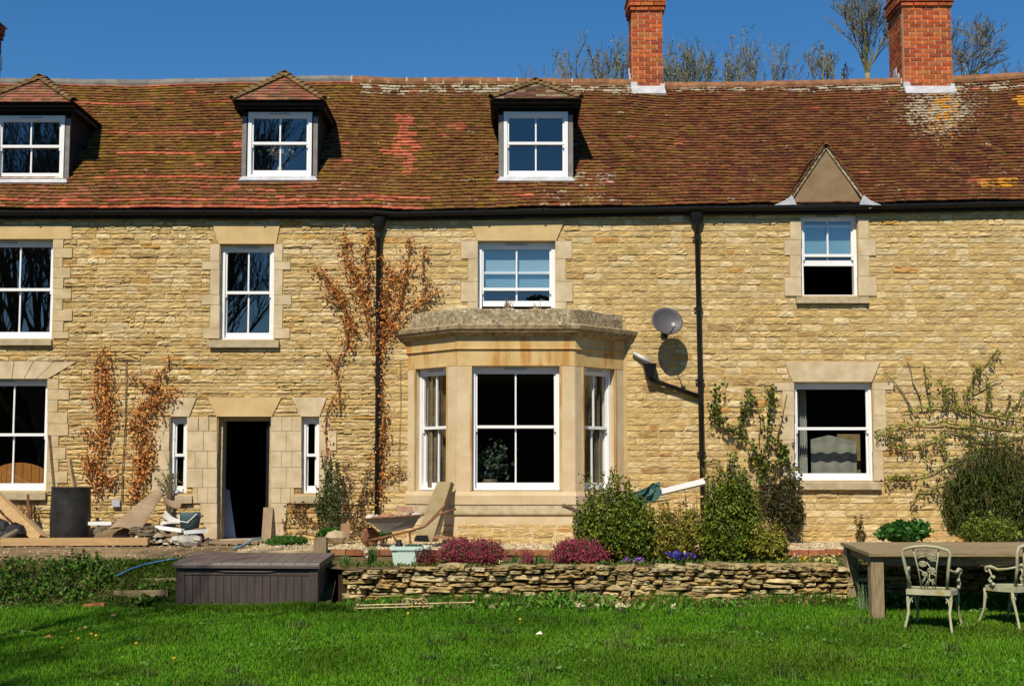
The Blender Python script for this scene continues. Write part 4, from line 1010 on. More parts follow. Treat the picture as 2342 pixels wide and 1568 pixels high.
# dark side stones at the wall's broken end
# ------------------------------------------------------------------ brick edging, post, steps
def brick_run(x0, x1, label):
    t = thing('brick_edging', label, 'edging', ((x0+x1)/2, 18.93, .45)); tl = []
    x = x0
    while x < x1-.05:
        L = min(.225, x1-x); c = tuple(q*R.uniform(.75, 1.05) for q in R.choice([(.36, .14, .06), (.32, .12, .055), (.40, .18, .085), (.3, .13, .07)]))
        tl.append(((x+L/2, 18.93+R.uniform(-.006, .006), .565+R.uniform(-.006, .006)), rotY(R.uniform(-.015, .015)), (L-.012, .10, .075), c, 0)); x += L
    emit(tl, BT, 300, 'brick', 'bricks', 'brick', t)
    b = MB(); b.box(x0, x1, 18.90, 18.98, .30, .525); b.build('kerb_base', 'bed', t)
brick_run(P(752, 1255, 18.93).x, P(1600, 1255, 18.93).x, 'red brick edging along the gravel between the wooden post and the shrubs')
brick_run(P(1770, 1255, 18.93).x, 8.6, 'red brick edging along the gravel from the yellow shrub to behind the table')
def box_thing(name, label, cat, x0, y0, x1, y1, Y, d, m, taper=.0, group=None):
    X0, X1, Z0, Z1 = rect(x0, y0, x1, y1, Y); b = MB(); b.box(X0, X1, Y, Y+d, Z0, Z1, taper=taper); o = b.build(name, m); rest(o); return tag(o, label, cat, group)
X0, X1, Z0, Z1 = rect(718, 1228, 746, 1262, 18.75); b = MB(); b.box(X0, X1, 18.75, 18.93, .38, Z1-.012); b.box(X0+.012, X1-.012, 18.762, 18.918, Z1-.012, Z1)
tag(rest(b.build('wooden_post', 'oldwoodv')), 'short square wooden post behind the storage box', 'post')
for (xa, xb, yy, Yv, lab) in ((300, 412, 1330, 17.8, 'upper timber edge of the earth steps beside the storage box'), (262, 385, 1358, 17.48, 'lower timber edge of the earth steps beside the storage box')):
    A = P(xa, yy, Yv); Bq = P(xb, yy-2, Yv); b = MB(); b.beam(A, Bq, .06, .085); o = b.build('step_edge', 'oldwood'); rest(o); tag(o, lab, 'step')
A = P(190, 1386, 17.2); Bq = P(242, 1382, 17.25); b = MB(); b.beam(A, Bq, .1, .05); tag(rest(b.build('brick', 'brick')), 'single red brick lying at the edge of the lawn', 'brick').color = (.4, .15, .06, 1)
# ------------------------------------------------------------------ storage box
lb, rb = PL(400, 1392), PL(722, 1400)
bx = thing('storage_box', 'brown plastic garden storage box with planked sides and lid', 'storage box', ((lb.x+rb.x)/2, lb.y, lawn_z(lb.y)-.04))
wB = (rb.x-lb.x); yaw = math.atan2(rb.y-lb.y, rb.x-lb.x)*.5
bx.rotation_euler = (.075, 0, yaw); h2 = wB/2; dB = .86; hB = .53
b = MB(); b.box(-h2+.03, h2-.03, .03, dB-.03, .0, hB); b.build('body', 'boxplastic', bx, local=True)
for sx in (-1, 1):
    for y0 in (0, dB-.10):
        b = MB(); a = sx*h2; b.box(min(a, a-sx*.10), max(a, a-sx*.10), y0, y0+.10, 0, hB); b.build('corner_post', 'boxplastic', bx, local=True)
b = MB(); b.box(-h2+.1, h2-.1, .006, .04, hB-.085, hB-.02); b.build('rail', 'boxplastic', bx, local=True)
n = 16; pw = (2*h2-.2)/n
for i in range(n):
    b = MB(); x0 = -h2+.1+i*pw; b.box(x0+.003, x0+pw-.003, .012+R.uniform(0, .003), .045, .0, hB-.088); b.build('plank', 'boxplastic', bx, local=True)
for sx in (-1, 1):
    for i in range(6):
        b = MB(); y0 = .1+i*(dB-.2)/6; a = sx*(h2-.012); b.box(min(a, a-sx*.03), max(a, a-sx*.03), y0+.003, y0+(dB-.2)/6-.003, 0, hB-.03); b.build('plank', 'boxplastic', bx, local=True)
lid = MB(); lid.box(-h2-.03, h2+.03, -.035, dB+.02, hB+.002, hB+.045); ld = lid.build('lid', 'lidplastic', bx, local=True)
for i in range(12):
    b = MB(); q = (2*h2+.06)/12; x0 = -h2-.03+i*q; b.hexa([(x0+.003, -.04, hB+.03), (x0+q-.003, -.04, hB+.03), (x0+q-.003, dB+.02, hB+.045), (x0+.003, dB+.02, hB+.045), (x0+.003, -.02, hB+.062), (x0+q-.003, -.02, hB+.062), (x0+q-.003, dB+.01, hB+.075), (x0+.003, dB+.01, hB+.075)]); b.build('plank', 'lidplastic', ld, local=True)
b = MB(); b.prism([(-h2+.35, -.0, hB-.02), (-h2+.6, -.012, hB-.045), (h2-.6, -.012, hB-.045), (h2-.35, 0, hB-.02)], (0, .03, 0)); b.build('handle', 'boxplastic', bx, local=True)
# ------------------------------------------------------------------ table
fl = PL(2004, 1417); rl = PL(1951, 1382); th = .70
tb = thing('garden_table', 'long weathered wooden garden table with square legs', 'table', (fl.x+1.6, (fl.y+rl.y)/2, lawn_z(fl.y)))
zt0 = lawn_z(fl.y)
def ztab(y): return P(2005, 1264, fl.y-.1).z+(y-(fl.y-.1))*.047
yf_, yb_ = fl.y-.10, fl.y-.10+1.42; xl_ = P(1988, 1264, yf_).x; xr_ = xl_+2.9
xlb = xl_+.0
n = 9
for i in range(n):
    y0 = yf_+(yb_-yf_)*i/n+.004; y1 = yf_+(yb_-yf_)*(i+1)/n-.004; b = MB(); j = R.uniform(-.003, .003)
    b.hexa([(xl_, y0, ztab(y0)-.04), (xr_, y0, ztab(y0)-.04), (xr_, y1, ztab(y1)-.04), (xl_, y1, ztab(y1)-.04), (xl_, y0, ztab(y0)+j), (xr_, y0, ztab(y0)+j), (xr_, y1, ztab(y1)+j), (xl_, y1, ztab(y1)+j)]); b.build('plank', 'oldwood', tb)
b = MB()
ya, yb2 = yf_+.09, yb_-.12
b.box(xl_+.14, xr_-.14, ya, ya+.04, ztab(ya)-.145, ztab(ya)-.05); b.box(xl_+.14, xr_-.14, yb2, yb2+.04, ztab(yb2)-.145, ztab(yb2)-.05)
b.hexa([(xl_+.08, ya+.05, ztab(ya)-.145), (xl_+.12, ya+.05, ztab(ya)-.145), (xl_+.12, yb2, ztab(yb2)-.145), (xl_+.08, yb2, ztab(yb2)-.145), (xl_+.08, ya+.05, ztab(ya)-.05), (xl_+.12, ya+.05, ztab(ya)-.05), (xl_+.12, yb2, ztab(yb2)-.05), (xl_+.08, yb2, ztab(yb2)-.05)]); b.build('apron', 'oldwood', tb)
for xx in (xl_+.03, xr_-.18):
    for yy in (ya-.03, yb2-.05):
        b = MB(); b.box(xx, xx+.145, yy, yy+.145, lawn_z(yy)-.06, ztab(yy)-.045); b.build('leg', 'oldwoodv', tb)
# ------------------------------------------------------------------ cast metal chairs
def make_chair(label, loc, yaw):
    t = thing('garden_chair', label, 'chair', loc, 'metal chairs drawn up to the garden table'); t.rotation_euler = (0.0, 0, yaw)
    H = .45; w = .25        # local: +y towards the table, back at y=0
    back = MB()
    pts = [(-.195, .02, H), (-.225, -.035, H+.2), (-.255, -.07, H+.40), (-.235, -.075, H+.435), (-.12, -.08, H+.465), (0, -.082, H+.475), (.12, -.08, H+.465), (.235, -.075, H+.435), (.255, -.07, H+.40), (.225, -.035, H+.2), (.195, .02, H)]
    back.tube(pts, .018, 8); back.tube([(-.195, .02, H+.022), (.195, .02, H+.022)], .013, 6); back.build('back_frame', 'chair', t, smooth=True, local=True)
    sp_ = MB()
    def q(x, z): return (x, -.078*(z/.47)+.012, H+z)
    sp_.tube([q(-.14, .45), q(-.10, .24), q(-.075, .02)], .008, 6); sp_.tube([q(.14, .45), q(.10, .24), q(.075, .02)], .008, 6)
    for cx_, cz_, rr in ((.055, .36, .048), (-.045, .28, .040), (.045, .21, .042), (-.055, .40, .03), (-.03, .17, .03)):
        for k, f in enumerate((1, .66, .33)):
            sp_.tube([q(cx_+rr*f*math.cos(a*math.pi/5), cz_+rr*.75*f*math.sin(a*math.pi/5)) for a in range(11)], .006, 5)
    for a, b_ in (((-.09, .22), (0, .12)), ((0, .12), (.08, .05)), ((-.01, .02), (.02, .17)), ((-.045, .02), (.0, .10)), ((.05, .02), (.015, .12)), ((-.075, .08), (-.02, .14)), ((-.115, .33), (-.02, .36)), ((.02, .17), (.095, .14)), ((0, .30), (.04, .17)), ((-.1, .42), (.12, .40)), ((.04, .31), (.12, .30)), ((-.03, .12), (-.07, .06)), ((.03, .09), (.07, .11))):
        mx = ((a[0]+b_[0])/2+.012, (a[1]+b_[1])/2+.015); sp_.tube([q(*a), q(*mx), q(*b_)], .0065, 5)
    sp_.build('splat', 'chair', t, smooth=True, local=True)
    s = MB(); outl = [(-.235, -.0), (-.26, .2), (-.24, .38), (-.15, .455), (0, .475), (.15, .455), (.24, .38), (.26, .2), (.235, 0)]
    s.prism([(x, y, H-.028) for x, y in outl][::-1], (0, 0, .03)); s.build('seat', 'chair', t, local=True)
    s = MB()
    for k in range(len(outl)-1): s.beam((*outl[k], H-.03), (*outl[k+1], H-.03), .014, .05)
    s.beam((-.235, 0, H-.03), (.235, 0, H-.03), .016, .055); s.build('seat_rim', 'chair', t, local=True)
    for sx in (-1, 1):
        for yy, o in ((.03, -.10), (.40, .10)):
            l = MB(); l.tube([(sx*.225, yy, H-.03), (sx*.232, yy-.0, H-.12), (sx*.22, yy+o*.25, H-.25), (sx*.245, yy+o*.8, H-.40), (sx*.262, yy+o, -.03)], [.022, .019, .016, .015, .018], 7)
            l.tube([(sx*.10, yy, H-.045), (sx*.16, yy, H-.06), (sx*.205, yy, H-.12), (sx*.222, yy+o*.2, H-.22)], [.010, .012, .011, .009], 6)
            for k in range(4): l.tube([(sx*(.215-.012*k), yy, H-.05-.032*k), (sx*(.17+.006*k), yy, H-.06-.02*k)], .007, 5)
            l.build('leg', 'chair', t, smooth=True, local=True)
        a = MB(); a.tube([(sx*.235, -.045, H+.225), (sx*.252, .06, H+.20), (sx*.268, .18, H+.185), (sx*.272, .28, H+.215), (sx*.285, .335, H+.205), (sx*.28, .345, H+.165), (sx*.275, .315, H+.155)], [.012, .014, .018, .02, .018, .013, .008], 7)
        a.tube([(sx*.28, .30, H+.19), (sx*.27, .27, H+.12), (sx*.275, .31, H+.07), (sx*.262, .27, H-.01)], .011, 6)
        for cy_, cz_ in ((.245, .10), (.285, .05), (.25, .02)): a.ball((sx*.272, cy_, H+cz_), .024, 6)
        a.build('arm', 'chair', t, smooth=True, local=True)
    return t
rl_, rr_ = PL(2079, 1439), PL(2180, 1452); c1 = (rl_+rr_)/2; yaw1 = math.radians(-29)
make_chair('pale green cast metal chair with roses in its back, fully in view at the table', (c1.x, c1.y+.05, lawn_z(c1.y+.05)), yaw1)
q2 = PL(2325, 1440); yaw2 = math.radians(33); r2 = Vector((math.cos(yaw2), math.sin(yaw2), 0))
p2 = q2+r2*.25; make_chair('pale green cast metal chair cut off by the right edge of the photo', (p2.x, p2.y+.05, lawn_z(q2.y+.1)), yaw2)
# ------------------------------------------------------------------ old bed rail lying in the grass
A, Bq = PL(818, 1398), PL(1083, 1391); up = .075
bd = thing('metal_bed_rail', 'tarnished brass bed rail with scrolls lying on the lawn', 'bed rail', ((A.x+Bq.x)/2, A.y, lawn_z(A.y)))
b = MB(); zA = Vector((0, 0, up)); b.tube([A+zA, Bq+zA], .009, 6); b.tube([A+Vector((0, -.12, .05)), A.lerp(Bq, .62)+Vector((0, -.1, .05))], .008, 6); b.tube([A+zA, A+Vector((-.02, -.12, .05))], .008, 6); b.build('rail', 'brass', bd)
for f in (0, .5, 1):
    b = MB(); b.ball(A.lerp(Bq, f)+zA, .026, 8); b.build('knob', 'brass', bd, smooth=True)
for c0, sg in ((.42, 1), (.56, -1)):
    b = MB(); pts = []
    C0 = A.lerp(Bq, c0)+zA
    for k in range(26):
        a = k*.42; r = .075*(1-k/30); pts.append(C0+Vector((sg*r*math.cos(a), -.005, r*math.sin(a))))
    b.tube([C0+Vector((-sg*-.0+sg*.075, 0, 0))]+pts, .007, 5); b.tube([C0+Vector((sg*.075, 0, 0)), C0+Vector((sg*.10, 0, .05)), C0+Vector((sg*.17, 0, .06)), C0+Vector((sg*.22, 0, .0)), C0+Vector((sg*.22, 0, -.08))][::1], .007, 5); b.build('scroll', 'brass', bd, smooth=True)
# ------------------------------------------------------------------ black water butt with sticks, timbers
Yb = 20.9
X0, X1, Z0, Z1 = rect(103, 1112, 192, 1232, Yb); cx_, r_ = (X0+X1)/2, (X1-X0)/2; hb = Z1-.59
b = MB(); b.lathe((cx_, Yb+r_, .585), [(r_*.94, 0), (r_*1.0, .08), (r_*1.03, hb*.5), (r_*1.0, hb*.85), (r_*.99, hb-.03), (r_*1.02, hb-.015), (r_*1.02, hb), (r_*.94, hb), (r_*.9, .1), (0, .08)], 28)
o = b.build('plastic_drum', 'bin', smooth=True); rest(o); tag(o, 'tall black plastic drum standing against the wall', 'drum')
for (xa, ya, xb, yb3, lab, m) in ((113, 995, 126, 1150, 'dark tool handle standing in the black drum nearest the window', 'vine'), (157, 1048, 172, 1150, 'pale broken stick standing in the black drum', 'wood'), (160, 1050, 178, 1140, 'dark stick leaning beside the pale stick in the drum', 'vine')):
    A = P(xa, ya, Yb+r_*1.2); Bq = P(xb, yb3, Yb+r_*.8); Bq = A+(Bq-A)*1.5; Bq.z = max(Bq.z, .75); b = MB(); b.tube([A, Bq], .022, 7); tag(rest(b.build('stick', m)), lab, 'stick')
b = MB(); A = P(5, 1243, 20.1); Bq = P(340, 1238, 20.25); b.beam(Vector((A.x, A.y, .655)), Vector((Bq.x, Bq.y, .655)), .2, .10)
tag(rest(b.build('timber_beam', 'wood')), 'long squared new timber lying on the ground before the black drum', 'timber')
b = MB(); A = P(95, 1232, 20.55); Bq = P(-60, 1085, 21.5); b.beam(Vector((A.x, A.y, .66)), Bq, .14, .16, up=(0, 1, 0))
tag(rest(b.build('timber_beam', 'wood')), 'thick pale timber propped at a slant left of the black drum', 'timber')
b = MB(); A = P(62, 1235, 20.75); Bq = P(-60, 1130, 21.55); b.beam(Vector((A.x, A.y, .64)), Bq, .12, .08, up=(0, 1, 0))
tag(rest(b.build('timber_beam', 'wood')), 'thinner timber below the thick slanting one', 'timber')
b = MB(); A = P(105, 1228, 21.3); Bq = P(72, 1190, 21.7); b.tube([A, Bq], .03, 6); tag(rest(b.build('wooden_bar', 'twig')), 'short grey bar leaning between the timbers and the drum', 'bar')
b = MB(); A = P(66, 1205, 21.8); Bq = P(64, 1130, 21.82); b.tube([A, Bq], .022, 7); A = P(68, 1222, 21.75); Bq = P(68, 1155, 21.75); b.tube([A, Bq], .045, 8); tag(rest(b.build('drain_pipe', 'rust')), 'rusty pipe on the wall under the lower left window', 'pipe')
b = MB()
for k in range(6): b.ball(Vector(P(-10+k*9, 1218+R.uniform(-16, 12), 20.6)), .16, 8, (1, .8, .9), jit=.15)
tag(rest(b.build('rubbish_sack', 'bin')), 'crumpled black rubbish sack by the slanting timbers', 'sack')
b = MB(); A = P(0, 1240, 20.35); b.tube([P(-20, 1248, 20.3), P(8, 1232, 20.35), P(40, 1212, 20.45)], [.045, .05, .03], 8); tag(rest(b.build('log', 'bark')), 'dark log lying against the black rubbish sack', 'log')
# junction box and cables
X0, X1, Z0, Z1 = rect(259, 1142, 277, 1158); b = MB(); b.box(X0, X1, YW-.075, YW-.02, Z0, Z1, taper=.003); tag(rest(b.build('junction_box', 'greyplastic')), 'small grey junction box on the wall above the rubble', 'box')
def cable(label, pts, r=.006):
    b = MB(); b.tube([P(x, y, YW-.045) for x, y in pts], r, 5); return tag(rest(b.build('cable', 'vine')), label, 'cable')
cable('dark cable hanging between the two halves of the left creeper', [(250, 820), (280, 820), (289, 824), (288, 900), (286, 980), (281, 1060), (278, 1142)], .009)
cable('thin cable crossing the wall above the open door', [(110, 823), (250, 821), (400, 822), (600, 822), (740, 822), (860, 825), (925, 824)], .004)
cable('thin vertical cable beside the bay window', [(915, 825), (916, 930), (913, 1020), (911, 1115)], .004)
cable('short cable from the satellite dish to the downpipe', [(1560, 738), (1580, 741), (1600, 741)], .004)
# ------------------------------------------------------------------ satellite dish
dc = P(1524, 737, YW-.38); ax = Vector((.16, -.94, .30)).normalized()
dt = thing('satellite_dish', 'grey satellite dish on the wall beside the right downpipe', 'satellite dish', (dc.x, YW-.03, dc.z-.1))
q = Vector((0, 0, 1)).rotation_difference(ax); b = MB(); vs = []; fs = []; n = 28; ra, rb2 = .247, .222
prof = [(1.0, .062), (.985, .066), (.8, .035), (.5, .01), (.2, .0), (0, -.003)]
for k in range(2):
    for f, zz in prof:
        for i in range(n):
            a = 2*math.pi*i/n; vs.append(dc+q@Vector((math.cos(a)*ra*f, math.sin(a)*rb2*f, zz-(.012 if k else 0))))
m_ = len(prof)
for k in range(2):
    for j in range(m_-1):
        for i in range(n):
            f = [k*m_*n+j*n+i, k*m_*n+j*n+(i+1) % n, k*m_*n+(j+1)*n+(i+1) % n, k*m_*n+(j+1)*n+i]; fs.append(tuple(f if k else f[::-1]))
fs += [(i, (i+1) % n, m_*n+(i+1) % n, m_*n+i) for i in range(n)]
b.add(vs, fs); b.build('reflector', 'dish', dt, smooth=True)
b = MB(); lo = dc+q@Vector((0, 0, 0)); tip = P(1541, 748, YW-.80); b.tube([dc+Vector((.02, -.0, -.2)), dc.lerp(tip, .55)+Vector((.03, 0, -.08)), tip], .009, 6); b.build('feed_arm', 'black', dt)
b = MB(); b.tube([tip+Vector((0, -.03, .01)), tip+Vector((.0, .02, .03))], .026, 8); b.tube([tip+Vector((.0, .02, .03)), tip+Vector((0, .06, .05))], .034, 8); b.build('receiver', 'greyplastic', dt, smooth=True)
b = MB(); b.tube([dc+Vector((0, .04, 0)), dc+Vector((0, .15, -.02)), Vector((dc.x, YW-.09, dc.z-.12)), Vector((dc.x, YW-.01, dc.z-.12))], .018, 8); b.box(dc.x-.05, dc.x+.05, YW-.045, YW-.015, dc.z-.2, dc.z-.04); b.build('bracket', 'black', dt)
# ------------------------------------------------------------------ rubble heap by the door
def sheet_thing(label, corners, name, cat, m, th_=.012, curl=.0):
    A, Bq, C_, D_ = [Vector(c) for c in corners]; n = 8; vs = []; fs = []; nn = (Bq-A).cross(D_-A).normalized()
    for s in range(2):
        for j in range(n+1):
            for i in range(n+1):
                u, v = i/n, j/n; p = (A*(1-u)+Bq*u)*(1-v)+(D_*(1-u)+C_*u)*v; p = p+nn*(curl*(4*u*(1-u))+.01*math.sin(5*u+3*v))-nn*(th_*s); vs.append(p)
    W = n+1; k = W*W
    for j in range(n):
        for i in range(n):
            a = j*W+i; fs += [(a, a+1, a+W+1, a+W), (k+a, k+a+W, k+a+W+1, k+a+1)]
    for i in range(n): fs += [(i, k+i, k+i+1, i+1), (n*W+i, n*W+i+1, k+n*W+i+1, k+n*W+i), (i*W, (i+1)*W, k+(i+1)*W, k+i*W), (i*W+n, k+i*W+n, k+(i+1)*W+n, (i+1)*W+n)]
    b = MB(); b.add(vs, fs); o = b.build(name, m); rest(o); return tag(o, label, cat)
MT['hardboard'] = mat('brown_hardboard', (.25, .175, .105), (.33, .24, .15), scale=4, rough=.9, bump=.15, spots=(7, .66, (.26, .24, .22), .6))
sheet_thing('large brown sheet of hardboard leaning on the rubble heap', [P(243, 1212, 20.55), P(318, 1215, 20.5), P(374, 1128, 21.5), P(348, 1124, 21.62)], 'hardboard_sheet', 'board', 'hardboard', curl=.06)
sheet_thing('curved brown offcut behind the large hardboard sheet', [P(372, 1133, 21.5), P(418, 1143, 21.45), P(412, 1160, 21.4), P(376, 1150, 21.3)], 'hardboard_sheet', 'board', 'hardboard', curl=.05)
sheet_thing('pale grey board tipped over the rubble heap', [P(378, 1166, 21.1), P(424, 1190, 20.9), P(414, 1198, 20.75), P(372, 1182, 20.9)], 'board', 'board', 'tub2' if 'tub2' in MT else 'cloth', curl=.05)
sheet_thing('pale flat board lying across the heap', [P(366, 1200, 20.7), P(432, 1194, 20.7), P(420, 1188, 21.0), P(372, 1190, 21.0)], 'board', 'board', 'cloth', curl=.01)
def plank(label, a, b_, wd_, ht, m, name='plank', cat='plank'):
    b = MB(); b.beam(a, b_, wd_, ht); o = b.build(name, m); rest(o); return tag(o, label, cat)
plank('white painted plank end on the rubble heap', P(358, 1205, 20.6), P(418, 1213, 20.5), .10, .05, 'white')
plank('white painted strip in front of the blue bucket', P(420, 1217, 20.5), P(474, 1213, 20.6), .10, .05, 'white')
plank('white plank lying between the drum and the hardboard', Vector(P(205, 1196, 21.2)), Vector(P(258, 1196, 21.2)), .16, .05, 'white')
for (px, py, Yq, lab) in ((366, 1224, 20.5, 'rusty brown log end in the rubble heap'), (396, 1226, 20.45, 'brown log end under the white strips'), (222, 1216, 20.9, 'dark log under the white plank')):
    p = P(px, py, Yq); b = MB(); b.lathe((p.x, p.y, p.z), [(0, -.002), (.065, 0), (.07, .02), (.07, .5), (.06, .52)], 12, axis=(.25, .95, .1)); o = b.build('log', 'bark' if px < 300 else 'oldwood'); rest(o); tag(o, lab, 'log')
for (xa, ya, xb, yb3, Yq, lab) in ((340, 1216, 415, 1206, 20.55, 'dark broken lath under the white planks'), (350, 1222, 455, 1226, 20.4, 'long dark lath along the foot of the heap'), (398, 1222, 470, 1206, 20.5, 'dark lath sloping up towards the bucket'), (300, 1226, 352, 1218, 20.5, 'short dark lath beside the rope coil'), (430, 1196, 462, 1178, 20.95, 'broken batten standing behind the bucket')):
    plank(lab, P(xa, ya, Yq), P(xb, yb3, Yq+.2), .07, .03, 'oldwood', 'lath', 'lath')
b = MB(); pts = []
for k in range(60):
    a = k*.42; pts.append(P(328+R.uniform(-3, 3), 1228, 20.45)+Vector((math.cos(a)*(.17+.03*math.sin(k)), math.sin(a)*.13, .03+k*.0018+.02*math.sin(k*.9))))
b.tube(pts, .011, 5); tag(rest(b.build('rope', 'twig')), 'coil of old rope at the foot of the rubble heap', 'rope')
bc = P(434, 1214, 20.75); hbk = .27
b = MB(); b.lathe((bc.x, bc.y, bc.z), [(.125, 0), (.15, .2), (.155, hbk), (.145, hbk), (.14, .2), (.11, .03), (0, .03)], 18); bk = b.build('bucket', 'tinted', smooth=True); bk.color = (.06, .10, .105, 1); rest(bk); tag(bk, 'dirty dark blue bucket on top of the rubble heap', 'bucket')
WORLD0[bk.name] = Vector(bk.location)
b = MB(); b.tube([bc+Vector((-.155, -.02, hbk-.03)), bc+Vector((-.13, -.12, hbk-.12)), bc+Vector((0, -.17, hbk-.14)), bc+Vector((.12, -.11, hbk-.02))], .007, 5); b.build('bucket_handle', 'white', bk)
b = MB(); b.ball(P(345, 1236, 20.95), .55, 22, (1.5, .6, .42), jit=.09)
o = b.build('earth_heap', 'path'); rest(o); tag(o, 'low heap of dirt and debris under the rubble by the wall', 'heap')
for (px, py, s, lab) in ((425, 1236, .13, 'dirty white plastic bag left of the doorstep'), ):
    b = MB()
    for k in range(9): b.ball(P(px+R.uniform(-22, 24), py+R.uniform(-5, 6), 20.2), s*R.uniform(.5, .8), 9, (1.2, .8, .75), jit=.2)
    o = b.build('plastic_bag', 'tinted'); o.color = (.48, .44, .38, 1); rest(o); tag(o, lab, 'bag')
for (xa, xb, y, Yq, lab) in ((335, 400, 1237, 20.6, 'dark old beam under the rubble heap'), (400, 455, 1232, 21.2, 'old beam end in the shade left of the doorway'), (480, 590, 1238, 20.6, 'flat board lying before the doorstep'), (545, 655, 1236, 20.9, 'broad flat board right of the doorstep')):
    plank(lab, Vector((P(xa, y, Yq).x, Yq, .63)), Vector((P(xb, y, Yq).x, Yq+.05, .63)), .18, .07 if xb < 470 else .04, 'oldwood' if xb < 470 else 'hardboard', 'board', 'board')
X0, X1, Z0, Z1 = rect(600, 1160, 622, 1228, 21.85); b = MB(); b.hexa([(X0, 21.78, .6), (X1, 21.74, .6), (X1, 21.78, .6), (X0, 21.83, .6), (X0, 21.93, Z1), (X1, 21.93, Z1), (X1, 21.96, Z1), (X0, 21.96, Z1)]); tag(rest(b.build('cardboard_piece', 'hardboard')), 'piece of brown board leaning on the right door jamb', 'board')
pebbles('rubble_debris', 420, P(200, 1230, 20.6).x, P(480, 1230, 20.6).x, 20.3, 21.4, lambda X, Y: .6+.0*X+.12*NR.random(len(X))*np.clip(1-np.abs(X-P(370, 1230, 20.8).x)/.8, 0, 1), .02, .085, [(.3, .2, .12), (.16, .11, .07), (.42, .34, .26), (.5, .46, .4), (.22, .1, .06)])
def gp(x, y):
    for i in range(260):
        Y = 17.1+i*.01; p = P(x, y, Y)
        if p.z < float(bank_h(np.array(p.x), np.array(Y)))+.05: return p
    return p
# blue hose / rope
def rope(label, pts, r, col, name='hose'):
    b = MB(); b.tube(pts, r, 6); o = b.build(name, 'tinted', smooth=True); o.color = (*col, 1); rest(o); return tag(o, label, name)
rope('blue hose crossing the grass beside the storage box', [gp(262, 1318), gp(276, 1312), gp(300, 1300), gp(335, 1289), gp(370, 1282), gp(405, 1277)], .012, (.05, .17, .32))
rope('light blue strap on the ground before the doorway', [P(535, 1254, 19.6), P(560, 1244, 20.2), P(575, 1233, 20.7), P(600, 1231, 20.8)], .012, (.15, .35, .5), 'strap')
# ------------------------------------------------------------------ wheelbarrow
Yw = 19.75; zg = .59
def WB(x, y, dy=0): return P(x, y, Yw+dy)
wb = thing('wheelbarrow', 'rusty steel wheelbarrow loaded with rubble, handles towards the stone slab', 'wheelbarrow', (WB(905, 1248).x, Yw+.3, zg))
rim = [WB(833, 1186), WB(962, 1177), WB(962, 1174, .62), WB(833, 1182, .62)]; bot = [WB(880, 1219, .12), WB(945, 1206, .12), WB(945, 1206, .5), WB(880, 1219, .5)]
b = MB(); b.add(rim+bot, [(0, 1, 5, 4), (1, 2, 6, 5), (2, 3, 7, 6), (3, 0, 4, 7), (4, 5, 6, 7)])
in_ = [p.lerp((rim[0]+rim[2])/2, .03)+Vector((0, 0, .0)) for p in rim]+[p+Vector((0, 0, .015)) for p in bot]
b.add(in_, [(4, 5, 1, 0), (5, 6, 2, 1), (6, 7, 3, 2), (7, 4, 0, 3), (7, 6, 5, 4)]); b.build('tray', 'galv', wb)
b = MB(); b.tube(rim+[rim[0]], .012, 6); b.build('tray_rim', 'rust', wb)
wc = WB(846, 1231, .3); rw = (1252-1211)/2/F*Yw*1.05; wc.z = zg+rw
b = MB(); b.lathe(wc+Vector((0, -.035, 0)), [(rw*.72, .0), (rw, .008), (rw*1.03, .035), (rw, .062), (rw*.72, .07)], 22, axis=(0, 1, 0)); whl = b.build('wheel', 'rust', wb, smooth=True)
b = MB(); b.lathe(wc+Vector((0, -.02, 0)), [(0, -.01), (rw*.2, 0), (rw*.8, .012), (rw*.8, .03), (0, .04)], 18, axis=(0, 1, 0)); b.build('rim', 'rust', whl, smooth=True)
for dy in (.04, .58):
    hl = [WB(835, 1237, .3+(dy-.3)*.4), WB(872, 1229, dy), WB(945, 1212, dy), WB(972, 1203, dy)]
    hl += [WB(1002, 1176, dy), WB(1043, 1163, dy)] if dy < .3 else [WB(995, 1178, dy-.1), WB(1018, 1154, dy-.0)]
    b = MB(); b.tube(hl, .016, 7); b.build('handle', 'rust', wb, smooth=True)
    l1 = WB(898, 1222, dy); l2 = WB(914, 1246, dy); l2.z = zg-.01; l3 = WB(936, 1214, dy); l4 = Vector((l2.x+.16, l2.y, zg-.01))
    b = MB(); b.tube([l1, l2], .016, 6); b.build('leg', 'rust', wb); b = MB(); b.tube([l3, l4], .016, 6); b.build('leg', 'rust', wb)
b = MB(); b.tube([WB(842, 1238, .2), WB(833, 1226, .2), WB(843, 1213, .2), WB(858, 1211, .2), WB(872, 1226, .2)], .012, 6); b.build('wheel_guard', 'rust', wb)
p = WB(925, 1165, .3); b = MB(); b.beam(p+Vector((-.11, 0, .02)), p+Vector((.11, .04, .0)), .11, .075); o = b.build('brick', 'tinted'); o.color = (.46, .25, .17, 1); rest(o); tag(o, 'pinkish brick on top of the rubble in the wheelbarrow', 'brick')
for i in range(11):
    p = WB(850+i*10.5, 1181-(6 if i > 5 else 0), R.uniform(.12, .5)); b = MB(); b.ball(p-Vector((0, 0, .02)), R.uniform(.05, .085), 6, (1.2, 1, .7), jit=.3); o = b.build('rubble_stone', 'tinted'); o.color = (*R.choice([(.5, .36, .26), (.6, .54, .46), (.4, .3, .22), (.42, .2, .12)]), 1); rest(o)
    tag(o, 'lump of stone or broken brick heaped in the wheelbarrow', 'stone', 'rubble heaped in the wheelbarrow')
b = MB(); Yf2 = 20.6; b.hexa([P(946, 1237, Yf2), P(988, 1239, Yf2), P(1002, 1237, Yf2+.14), P(958, 1236, Yf2+.14), P(1000, 1101, 21.0), P(1032, 1101, 21.0), P(1039, 1106, 21.13), P(1008, 1103, 21.13)])
